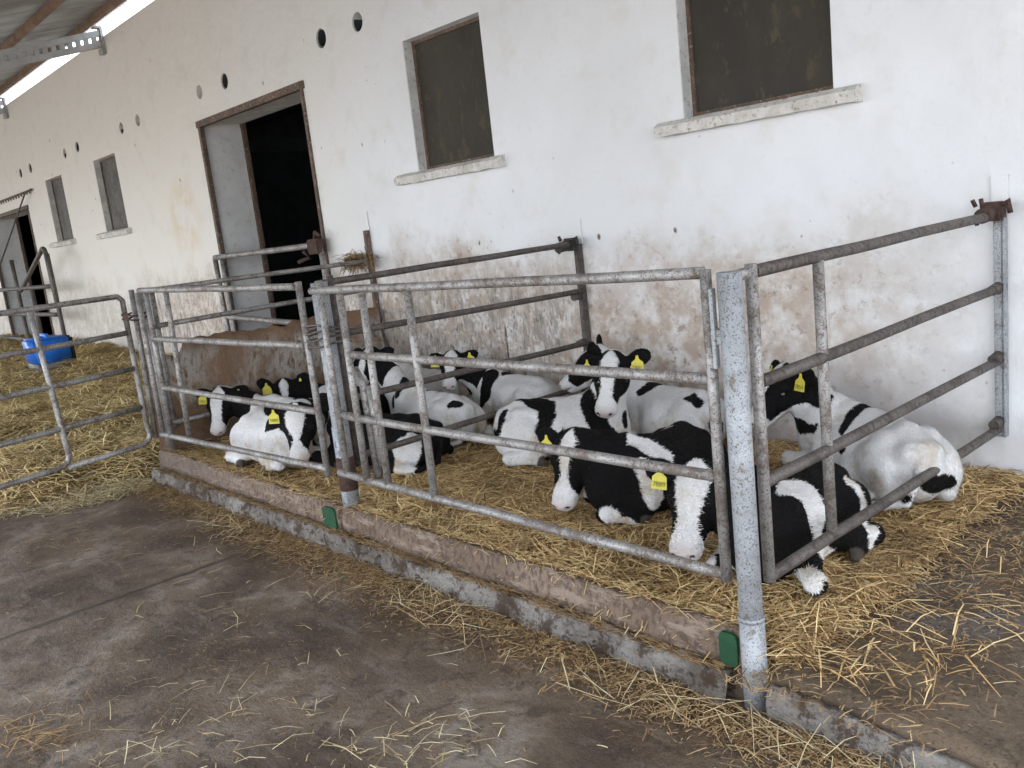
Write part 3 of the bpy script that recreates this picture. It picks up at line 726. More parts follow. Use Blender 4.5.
# ------------------------------------------------------------------ implicit surface modelling for the calves
def smin(a, b, k):
    h = np.clip(.5 + .5 * (b - a) / k, 0, 1)
    return b + (a - b) * h - k * h * (1 - h)
class Field:
    def __init__(s, lo, hi, h):
        s.h = h; s.lo = np.array(lo, np.float32); n = np.ceil((np.array(hi) - s.lo) / h).astype(int) + 1
        s.n = n; s.f = np.full(n, 1., np.float32)
        s.ax = [s.lo[i] + np.arange(n[i], dtype=np.float32) * h for i in range(3)]
    def sub(s, lo, hi):
        a = np.clip(np.floor((np.array(lo) - s.lo) / s.h).astype(int), 0, s.n); b = np.clip(np.ceil((np.array(hi) - s.lo) / s.h).astype(int) + 1, 0, s.n)
        sl = tuple(slice(int(i), int(j)) for i, j in zip(a, b))
        X = s.ax[0][sl[0]][:, None, None]; Y_ = s.ax[1][sl[1]][None, :, None]; Z = s.ax[2][sl[2]][None, None, :]
        return sl, X, Y_, Z
    def put(s, sl, d, k, cut=False):
        if d.size == 0: return
        if cut: s.f[sl] = -smin(-s.f[sl], d, k)
        else: s.f[sl] = smin(s.f[sl], d, k)
    def cone(s, a, ra, b, rb, k=.03, cut=False):
        a = np.array(a, float); b = np.array(b, float); m_ = max(ra, rb) + k + .03
        sl, X, Y_, Z = s.sub(np.minimum(a, b) - m_, np.maximum(a, b) + m_)
        ba = b - a; L2 = max(ba @ ba, 1e-9)
        t = np.clip(((X - a[0]) * ba[0] + (Y_ - a[1]) * ba[1] + (Z - a[2]) * ba[2]) / L2, 0, 1)
        d = np.sqrt((X - a[0] - t * ba[0]) ** 2 + (Y_ - a[1] - t * ba[1]) ** 2 + (Z - a[2] - t * ba[2]) ** 2) - (ra + (rb - ra) * t)
        s.put(sl, d.astype(np.float32), k, cut)
    def ell(s, c, r, axes=None, k=.03, cut=False):
        c = np.array(c, float); A = np.eye(3) if axes is None else np.array(axes, float); r = np.array(r, float)
        m_ = r.max() + k + .03
        sl, X, Y_, Z = s.sub(c - m_, c + m_)
        q = [((X - c[0]) * A[i][0] + (Y_ - c[1]) * A[i][1] + (Z - c[2]) * A[i][2]) for i in range(3)]
        k0 = np.sqrt(sum((q[i] / r[i]) ** 2 for i in range(3))); k1 = np.sqrt(sum((q[i] / r[i] ** 2) ** 2 for i in range(3))) + 1e-6
        d = np.where(k0 < 1e-3, -r.min(), k0 * (k0 - 1) / k1)
        s.put(sl, d.astype(np.float32), k, cut)
    def mesh(s):
        f = s.f; nx, ny, nz = f.shape; neg = f < 0
        acc = np.zeros((nx - 1, ny - 1, nz - 1, 3), np.float32); cnt = np.zeros((nx - 1, ny - 1, nz - 1), np.float32)
        crossings = []
        for ax in range(3):
            sa = [slice(None)] * 3; sb = [slice(None)] * 3; sa[ax] = slice(0, -1); sb[ax] = slice(1, None)
            A, B = f[tuple(sa)], f[tuple(sb)]; cr_ = neg[tuple(sa)] != neg[tuple(sb)]
            idx = np.argwhere(cr_); ta = A[cr_] / (A[cr_] - B[cr_]); p = idx.astype(np.float32); p[:, ax] += ta
            o = [i for i in range(3) if i != ax]
            crossings.append((ax, idx, neg[tuple(sa)][cr_]))
            for u in (0, 1):
                for v in (0, 1):
                    ii = idx.copy(); ii[:, o[0]] -= u; ii[:, o[1]] -= v
                    ok = (ii[:, o[0]] >= 0) & (ii[:, o[1]] >= 0) & (ii[:, o[0]] < acc.shape[o[0]]) & (ii[:, o[1]] < acc.shape[o[1]])
                    i2 = ii[ok]; np.add.at(acc, (i2[:, 0], i2[:, 1], i2[:, 2]), p[ok]); np.add.at(cnt, (i2[:, 0], i2[:, 1], i2[:, 2]), 1)
        m_ = cnt > 0; vid = np.full(cnt.shape, -1, np.int32); vid[m_] = np.arange(m_.sum())
        V = acc[m_] / cnt[m_][:, None] * s.h + s.lo
        F = []
        for ax, idx, inside in crossings:
            o = [i for i in range(3) if i != ax]
            ok = (idx[:, o[0]] > 0) & (idx[:, o[1]] > 0) & (idx[:, o[0]] < cnt.shape[o[0]]) & (idx[:, o[1]] < cnt.shape[o[1]])
            idx = idx[ok]; ins = inside[ok]; q = []
            for (u, v) in ((1, 1), (0, 1), (0, 0), (1, 0)):
                ii = idx.copy(); ii[:, o[0]] -= u; ii[:, o[1]] -= v; q.append(vid[ii[:, 0], ii[:, 1], ii[:, 2]])
            q = np.stack(q, 1); flip = ins if ax != 1 else ~ins
            q[~flip] = q[~flip][:, ::-1]
            F.append(q)
        F = np.concatenate(F); F = F[(F >= 0).all(1)]
        # one relax step
        for _ in range(2):
            N = np.zeros_like(V); c = np.zeros(len(V), np.float32)
            for a, b in ((0, 1), (1, 2), (2, 3), (3, 0)):
                np.add.at(N, F[:, a], V[F[:, b]]); np.add.at(c, F[:, a], 1)
                np.add.at(N, F[:, b], V[F[:, a]]); np.add.at(c, F[:, b], 1)
            V = V * .5 + N / np.maximum(c, 1)[:, None] * .5
        return V, F

BASE = .20      # straw surface under the animals
def unit(v): v = np.array(v, float); return v / np.linalg.norm(v)
def text_mesh(txt, size):
    cu_ = bpy.data.curves.new('n', 'FONT'); cu_.body = txt; cu_.size = size; cu_.align_x = 'CENTER'; cu_.align_y = 'CENTER'; cu_.extrude = .0004
    o = bpy.data.objects.new('n', cu_); COL.objects.link(o); bpy.context.view_layer.update()
    me = bpy.data.meshes.new_from_object(o.evaluated_get(bpy.context.evaluated_depsgraph_get()))
    bpy.data.objects.remove(o); bpy.data.curves.remove(cu_); return me

def calf(lab, rump, mid, shoulder, poll, muzzle, roll=0, s=1., hs=1.12, h=.009, z0=BASE, ears=(0, 0), blaze=(.03, .012), face='sides', black=(), white=(),
         tags=('L', 'R'), front='fold', lean=0, hind=(1, 1), tagtxt=None, headblack=True, bodyblack=False, earz=(0, 0), tail=True, fext=(0, 0), hblack=(), flat=(0, 0)):
    """rump/mid/shoulder: xy world points of the spine; poll, muzzle: xyz world points."""
    A, B, Cc = [np.array(p, float) for p in (rump, mid, shoulder)]
    org = np.array([B[0], B[1], z0]); ctrl = 2 * B - .5 * (A + Cc)
    L = (np.linalg.norm(B - A) + np.linalg.norm(Cc - B))
    def cv(u):
        if u < 0: t_ = unit(ctrl - A); return A + t_ * u * L, t_
        if u > 1: t_ = unit(Cc - ctrl); return Cc + t_ * (u - 1) * L, t_
        p = (1 - u) ** 2 * A + 2 * u * (1 - u) * ctrl + u * u * Cc; return p, unit((1 - u) * (ctrl - A) + u * (Cc - ctrl))
    def P(u, lat, z):
        p, t_ = cv(u); n_ = np.array([-t_[1], t_[0]]); q = p + n_ * (lat * s + lean * (z - .2) * s)
        return np.array([q[0] - org[0], q[1] - org[1], z * s])
    def axes(u):
        p, t_ = cv(u); return ((t_[0], t_[1], 0), (-t_[1], t_[0], 0), (0, 0, 1))
    poll = np.array(poll, float) - org; muzzle = np.array(muzzle, float) - org
    f_ = unit(muzzle - poll); side = unit(np.cross((0, 0, 1), f_)); up = np.cross(f_, side)
    cr_, sr_ = math.cos(roll), math.sin(roll); side, up = side * cr_ + up * sr_, -side * sr_ + up * cr_
    HA = np.array([f_, side, up])
    def H(a, b, c): return poll + (f_ * a + side * b + up * c) * hs
    pts = np.array([P(u, l, z) for u in (-.3, 0, .5, 1, 1.35) for l in (-.4, .4) for z in (0, .55)] + [poll + .24 * np.array(v) for v in ((1, 1, 1), (-1, -1, -1))] + [muzzle + .1, muzzle - .1])
    lo, hi = pts.min(0), pts.max(0); lo[2] = -.05
    F = Field(lo, hi, h)
    hoofs = []
    # trunk
    for u, ra, rl, rz, zc in ((.06, .15, .145, .155, .175), (.25, .19, .19, .165, .175), (.45, .20, .215, .170, .170), (.65, .19, .20, .170, .175), (.85, .16, .155, .175, .19), (.98, .12, .12, .16, .19)):
        F.ell(P(u, 0, zc), (ra * s, rl * s, rz * s), axes(u), k=.07)
    sp = [(-.04, .275), (.12, .325), (.3, .320), (.5, .318), (.7, .33), (.88, .365), (.98, .34)]
    for (u0, zz0), (u1, zz1) in zip(sp, sp[1:]): F.cone(P(u0, 0, zz0), .026 * s, P(u1, 0, zz1), .026 * s, k=.065)
    for sg in (-1, 1):
        F.ell(P(.15, sg * .105, .305), (.05 * s, .028 * s, .026 * s), axes(.14), k=.05); F.ell(P(.30, sg * .21, .275), (.075 * s, .05 * s, .06 * s), axes(.3), k=.05, cut=True)     # hip bone
        F.ell(P(-.06, sg * .055, .27), (.035 * s, .03 * s, .03 * s), axes(0), k=.05)
        F.ell(P(.90, sg * .10, .235), (.085 * s, .05 * s, .13 * s), axes(.9), k=.035); F.ell(P(.74, sg * .235, .20), (.05 * s, .05 * s, .10 * s), axes(.74), k=.04, cut=True)       # shoulder blade
        on = hind[0] if sg < 0 else hind[1]
        e = 1. if on else .55
        F.ell(P(.13, sg * .15 * (.8 + .2 * e), .155), (.165 * s, .07 * s, .13 * s), axes(.14), k=.035)
        F.ell(P(.34, sg * .19 * e, .12), (.075 * s, .055 * s, .08 * s), axes(.34), k=.03)
        F.cone(P(.36, sg * .205 * e, .10), .042 * s, P(.04, sg * .235 * e, .055), .032 * s, k=.03)
        F.ell(P(.02, sg * .235 * e, .06), (.042 * s, .028 * s, .034 * s), axes(.02), k=.03)
        F.cone(P(.04, sg * .245 * e, .045), .024 * s, P(.34, sg * .245 * e, .04), .024 * s, k=.025)
        F.cone(P(.35, sg * .245 * e, .036), .026 * s, P(.40, sg * .245 * e, .028), .026 * s, k=.015)
        # front leg
        F.cone(P(.82, sg * .125, .15), .065 * s, P(.86, sg * .15, .09), .05 * s, k=.05)
        hoofs.append(P(.40, sg * .245 * e, .028))
        ex = fext[0] if sg < 0 else fext[1]
        hoofs.append(P(1.42 + ex * .14, sg * (.12 + (flat[0] if sg < 0 else flat[1])), .02) if ex > .3 else P(.88, sg * .166, .03))
        fo = flat[0] if sg < 0 else flat[1]
        kn = P(1.16 + ex * .18, sg * (.125 + .03 * (1 - ex) + fo), .075)
        F.cone(P(.86, sg * .15, .09), .052 * s, kn, .034 * s, k=.035)
        F.ell(kn, (.042 * s, .034 * s, .036 * s), axes(1), k=.025)
        if ex > .3:
            F.cone(kn, .03 * s, P(1.34 + ex * .14, sg * (.12 + fo), .035), .027 * s, k=.02); F.cone(P(1.35 + ex * .14, sg * (.12 + fo), .03), .028 * s, P(1.40 + ex * .14, sg * (.12 + fo), .024), .03 * s, k=.012)
        else:
            F.cone(kn, .030 * s, P(.95, sg * .165, .035), .024 * s, k=.02); F.cone(P(.94, sg * .166, .034), .026 * s, P(.88, sg * .166, .03), .026 * s, k=.015)
    F.ell(P(1.03, 0, .15), (.12 * s, .10 * s, .13 * s), axes(1), k=.06)                  # brisket
    # neck
    n0 = P(.95, 0, .255); n2 = H(-.01, 0, -.045); n1 = (n0 + n2) / 2 + np.array([0, 0, .02]) 
    F.cone(n0, .112 * s, n1, .086 * s, k=.06); F.cone(n1, .086 * s, n2, .068 * hs, k=.05)
    F.cone(P(1.05, 0, .20), .085 * s, H(.03, 0, -.09), .05 * hs, k=.06)
    # head
    F.ell(H(.045, 0, -.02), np.array((.090, .084, .076)) * hs, HA, k=.03)
    F.ell(H(.075, 0, .004), np.array((.075, .070, .046)) * hs, HA, k=.03)
    for sg in (-1, 1): F.cone(H(.09, sg * .018, -.016), .052 * hs, H(.225, sg * .012, -.036), .036 * hs, k=.025)
    F.ell(H(.255, 0, -.042), np.array((.040, .054, .036)) * hs, HA, k=.02)
    F.ell(H(.272, 0, -.028), np.array((.022, .044, .020)) * hs, HA, k=.012)
    F.cone(H(.07, 0, -.085), .050 * hs, H(.235, 0, -.078), .030 * hs, k=.03)
    F.ell(H(.0, 0, .028), np.array((.045, .05, .032)) * hs, HA, k=.03)
    for sg in (-1, 1):
        F.ell(H(.08, sg * .046, -.052), np.array((.07, .038, .056)) * hs, HA, k=.03)
        F.ell(H(.088, sg * .070, .006), np.array((.030, .017, .017)) * hs, HA, k=.018)
        F.ell(H(.100, sg * .083, -.014), np.array((.018, .010, .014)) * hs, HA, k=.008, cut=True)
        F.ell(H(.290, sg * .030, -.030), np.array((.012, .011, .009)) * hs, HA, k=.006, cut=True)
    F.ell(H(.27, 0, -.068), np.array((.05, .06, .005)) * hs, HA, k=.006, cut=True)        # mouth line
    ear_info = []
    for sg, dz, fw in ((1, earz[0], ears[0]), (-1, earz[1], ears[1])):
        d = unit((-.22 + fw, sg * .95, -.05 + dz)); d = d[0] * f_ + d[1] * side + d[2] * up
        fr = unit(f_ - d * (f_ @ d)); fr = unit(fr * .5 + up * .8); fr = unit(fr - d * (fr @ d)); w_ = np.cross(d, fr)
        b0 = H(.005, sg * .068, .006); c = b0 + d * .070 * hs
        F.cone(b0, .024 * hs, b0 + d * .04 * hs, .022 * hs, k=.02)
        F.ell(c, np.array((.060, .042, .0135)) * hs, (d, w_, fr), k=.014)
        F.ell(c + fr * .013 * hs + d * .006, np.array((.043, .028, .010)) * hs, (d, w_, fr), k=.008, cut=True)
        ear_info.append((b0, d, w_, fr, c))
    if tail:
        F.cone(P(-.08, 0, .29), .026 * s, P(-.16, .03, .20), .020 * s, k=.03); F.cone(P(-.16, .03, .20), .020 * s, P(-.15, .09, .07), .016 * s, k=.01)
        F.cone(P(-.15, .09, .07), .016 * s, P(-.02, .24, .035), .024 * s, k=.01)
    V, Fc = F.mesh()
    # coat: signed 'blackness' in metres
    def blob(Vv, c, r):
        c = np.array(c, float); r = np.array(r if hasattr(r, '__len__') else (r, r, r), float)
        q = (Vv - c) / r; k0 = np.sqrt((q ** 2).sum(1)); return (1 - k0) * r.min()
    wn_ = np.array([mnoise.noise(Vector(v) * 9 + Vector((org[0] * 7, 0, 0))) for v in V.astype(float)], np.float32)
    coat = np.full(len(V), .05 if bodyblack else -.05, np.float32)
    def paint(strokes, sign):
        # a stroke is a list of (x, y, z, radius) in the calf's own frame, chained into capsules
        nonlocal coat
        for st in strokes:
            st = np.array(st, float)
            if len(st) == 1: st = np.vstack([st, st + 1e-4])
            for a, b in zip(st[:-1], st[1:]):
                ba = b[:3] - a[:3]; tt = np.clip(((V - a[:3]) @ ba) / max(ba @ ba, 1e-9), 0, 1)
                d = (a[3] + (b[3] - a[3]) * tt) - np.linalg.norm(V - a[:3] - tt[:, None] * ba, axis=1) + wn_ * .022
                coat = np.maximum(coat, d) if sign > 0 else np.minimum(coat, -d)
    paint(black, 1); paint(white, -1)
    hv = (V - poll) @ HA.T / hs                      # head coords
    inhead = np.minimum(np.minimum(hv[:, 0] + .02, .34 - hv[:, 0]), np.minimum(.10 - np.abs(hv[:, 2] + .03), .30 - np.abs(hv[:, 1])))
    dh = np.sqrt((hv[:, 1] / 1.) ** 2)
    if headblack:
        # blaze: white strip widening at forehead and muzzle, black sides
        a_ = hv[:, 0]; bw = np.interp(a_, [-.03, .03, .10, .17, .21, .25, .34], [.0, blaze[0], blaze[0] * .8, blaze[1], .035, .09, .09])
        hb = np.abs(hv[:, 1]) - bw + wn_ * .006
        hb = np.where(hv[:, 2] < -.085, np.minimum(hb, .04 - (hv[:, 0] - .02)), hb)
        w = np.clip(inhead / .02 + .5, 0, 1)
        nearhead = (np.linalg.norm(V - (poll + f_ * .1 * hs), axis=1) < .27 * hs)
        coat = np.where(nearhead & (inhead > -.01), np.clip(hb, -.05, .05), coat)
    for i, (b0, d, w_, fr, c) in enumerate(ear_info):
        dd = (V - b0) @ d; rr = np.linalg.norm(V - c, axis=1); m_ = (dd > .02 * hs) & (rr < .10 * hs)
        coat = np.where(m_, .03, coat)
    pink = np.clip((hv[:, 0] - .245) / .05, 0, 1) * (np.abs(hv[:, 1]) < .1) * (np.abs(hv[:, 2]) < .12) * .6
    for sg in (-1, 1):
        c_ = H(.292, sg * .031, -.030); coat = np.maximum(coat, .011 * hs - np.linalg.norm((V - c_) @ HA.T * np.array([.6, 1., 1.4]), axis=1))
    hoof = np.zeros(len(V), np.float32)
    for q in hoofs: hoof = np.maximum(hoof, np.clip((.040 * s - np.linalg.norm(V - q, axis=1)) / .006 + .5, 0, 1))
    if hblack: paint(hblack, 1)
    t = empty('calf', tuple(org), lab, 'calf', 'black and white calves lying in the pens')
    body = npobj('body', V + org, Fc, M['coat'], t, True, tuple(org), {'coat': coat, 'pink': pink, 'hoof': hoof})
    # short coat hair lying back along the body
    nh = 34000 if h < .008 else 13000
    fi = rng.integers(0, len(Fc), nh); u_, v_ = rng.random((2, nh, 1))
    q0, q1, q2, q3 = (V[Fc[fi, i]] for i in range(4))
    root = (q0 * (1 - u_) + q1 * u_) * (1 - v_) + (q3 * (1 - u_) + q2 * u_) * v_
    nr = np.cross(q2 - q0, q3 - q1); nr /= np.maximum(np.linalg.norm(nr, axis=1, keepdims=True), 1e-9)
    cen = V.mean(0); flip = ((V[Fc].mean(1)[fi] - (cen * [1, 1, .6])) * nr).sum(1)
    hc = (coat[Fc[fi]] .mean(1)).astype(np.float32)
    ok = (pink[Fc[fi]].mean(1) < .05) & (hoof[Fc[fi]].mean(1) < .1) & (root[:, 2] > .02)
    td = cv(.5)[1]; back = np.array([-td[0], -td[1], -.55]); hd = back + rng.normal(0, .28, (nh, 3))
    hd = hd - nr * (hd * nr).sum(1, keepdims=True); hd /= np.maximum(np.linalg.norm(hd, axis=1, keepdims=True), 1e-6)
    sd_ = np.cross(nr, hd); ln_ = rng.uniform(.009, .017, (nh, 1)); wd_ = .0016 if h < .008 else .0024
    T = np.stack([root - sd_ * wd_, root + sd_ * wd_, root + hd * ln_ + nr * ln_ * rng.uniform(.12, .38, (nh, 1))], 1)[ok].reshape(-1, 3)
    npobj('hair', T + org, np.arange(len(T)).reshape(-1, 3), M['hair'], t, False, tuple(org), {'coat': np.repeat(hc[ok] + rng.normal(0, .0035, ok.sum()), 3)})
    for sg in (-1, 1):
        bm = bmesh.new(); bmesh.ops.create_uvsphere(bm, u_segments=14, v_segments=10, radius=.0165 * hs, matrix=Matrix.Translation(Vector(H(.098, sg * .0700, -.012) + org)))
        obj('eye', bm, M['eye'], t, True)
    for i, k in enumerate('LR'):
        if k not in tags: continue
        b0, d, w_, fr, c = ear_info[i]
        # tag hangs below the ear, facing the way the ear opens, tilted towards horizontal
        nrm = unit(np.array([fr[0], fr[1], fr[2] * .3])); dn = unit(np.array([0, 0, -1.]) - nrm * (-nrm[2])); rt = np.cross(dn, nrm)
        o_ = b0 + d * .062 * hs + fr * .019 * hs
        outl = [(-.006, -.012), (.006, -.012), (.010, .008), (.033, .026), (.036, .076), (-.036, .076), (-.033, .026), (-.010, .008)]
        bm = bmesh.new()
        a_ = [bm.verts.new(Vector(o_ + rt * p + dn * q + nrm * .0015 + nrm * .006 * (q / .076) ** 2 + org)) for p, q in outl]
        b_ = [bm.verts.new(Vector(o_ + rt * p + dn * q - nrm * .0015 + nrm * .006 * (q / .076) ** 2 + org)) for p, q in outl]
        bm.faces.new(a_); bm.faces.new(b_[::-1])
        for j in range(8): bm.faces.new((a_[j], b_[j], b_[(j + 1) % 8], a_[(j + 1) % 8]))
        tg = obj('ear_tag', bm, M['tag'], t)
        if tagtxt:
            for (tx, sz, q) in ((tagtxt[:4], .030, .056), (tagtxt[4:8], .012, .032)):
                if not tx: continue
                me = text_mesh(tx, sz)
                mt = Matrix((list(-rt if False else np.cross(nrm, dn) * -1), list(-dn), list(nrm))).transposed().to_4x4()
                X_ = np.cross(-dn, nrm); mt = Matrix(((X_[0], -dn[0], nrm[0]), (X_[1], -dn[1], nrm[1]), (X_[2], -dn[2], nrm[2]))).to_4x4()
                mt.translation = Vector(o_ + dn * q + nrm * (.0035 + .006 * (q / .076) ** 2 + .0008))
                me.transform(mt); me.materials.append(M['ink'])
                o2 = bpy.data.objects.new('tag_number', me); COL.objects.link(o2); o2.parent = tg
    return t
#CALVES_START
CALVES = dict(
 A=dict(lab='calf with a broad white face resting beside the near corner post', rump=(-1.76, 3.20), mid=(-1.75, 2.92), shoulder=(-1.72, 2.66), poll=(-2.01, 2.71, .535), muzzle=(-1.93, 2.46, .345), s=.94, hs=1.22, h=.0075, blaze=(.062, .030), fext=(.0, .0), flat=(0, .09), z0=.175, roll=0, tagtxt='7889', bodyblack=True),
 B=dict(lab='calf with black shoulders and narrow white blaze, nose down mid pen', rump=(-2.58, 3.38), mid=(-2.52, 3.13), shoulder=(-2.62, 2.88), poll=(-2.84, 2.88, .54), muzzle=(-2.78, 2.66, .30), s=.95, hs=1.16, h=.0075, blaze=(.034, .018), tagtxt='7886', bodyblack=True),
 C=dict(lab='calf holding its head up towards the camera in the middle of the near pen', rump=(-3.84, 3.36), mid=(-3.60, 3.52), shoulder=(-3.34, 3.65), poll=(-3.20, 3.60, .775), muzzle=(-3.12, 3.41, .575), s=.95, hs=1.15, h=.0075, blaze=(.045, .03), roll=-.1, earz=(.30, -.45), tagtxt='7881'),
 D=dict(lab='white calf with a few black spots lying along the wall behind the raised head', rump=(-2.86, 4.0), mid=(-3.15, 4.03), shoulder=(-3.44, 4.03), poll=(-3.66, 4.0, .72), muzzle=(-3.88, 3.86, .58), s=.92, h=.009, earz=(.9, .9), tags=()),
 E=dict(lab='mostly white calf with a black head lying by the wall beside the side gate', rump=(-1.54, 3.60), mid=(-1.83, 3.84), shoulder=(-2.14, 3.95), poll=(-2.32, 3.93, .68), muzzle=(-2.46, 3.70, .47), s=.97, h=.0075, hind=(0, 1), tagtxt='7854'),
 F=dict(lab='calf with dark ears and a white forehead peering over others by the scoured wall', rump=(-4.22, 4.02), mid=(-4.50, 4.05), shoulder=(-4.80, 4.03), poll=(-5.06, 3.93, .66), muzzle=(-4.93, 3.76, .52), s=.9, hs=1.0, h=.009, blaze=(.055, .03)),
 G=dict(lab='white calf lying with its dirty haunch towards the divider in the far pen', rump=(-4.38, 3.40), mid=(-4.70, 3.44), shoulder=(-5.05, 3.46), poll=(-5.50, 3.52, .75), muzzle=(-5.42, 3.30, .60), s=.9, hs=1.0, h=.009, blaze=(.02, .03), tags=()),
 H=dict(lab='calf with a black back and white belly directly behind the post between the pens', rump=(-4.17, 2.98), mid=(-4.50, 2.88), shoulder=(-4.84, 2.79), poll=(-5.02, 2.93, .56), muzzle=(-4.93, 2.74, .40), s=.88, h=.009, tags=(), bodyblack=True),
 I=dict(lab='white bodied calf with a pear shaped blaze lying against the far pen rails', rump=(-5.60, 2.58), mid=(-5.34, 2.56), shoulder=(-5.05, 2.54), poll=(-4.86, 2.52, .60), muzzle=(-4.74, 2.40, .33), s=.93, hs=1.15, h=.009, blaze=(.058, .014), tagtxt='7880', tags=('R',)),
 J=dict(lab='calf with a white blaze between black cheeks at the far left corner', rump=(-5.35, 2.96), mid=(-5.62, 2.92), shoulder=(-5.88, 2.80), poll=(-6.24, 2.64, .58), muzzle=(-6.12, 2.50, .37), s=.88, hs=1.1, h=.009, blaze=(.05, .034), roll=0, tagtxt='7852'),
 K=dict(lab='calf with a black back and one raised dark ear near the barrier board', rump=(-5.30, 3.36), mid=(-5.58, 3.38), shoulder=(-5.86, 3.32), poll=(-6.18, 3.12, .54), muzzle=(-6.00, 3.02, .36), s=.86, h=.010, earz=(.6, .6), bodyblack=True),
 L=dict(lab='white backed calf lying lengthwise against the wall at the back of the far pen', rump=(-5.30, 4.02), mid=(-5.60, 4.04), shoulder=(-5.90, 4.03), poll=(-6.10, 3.88, .66), muzzle=(-6.22, 3.7, .5), s=.88, h=.010, tags=()),
)
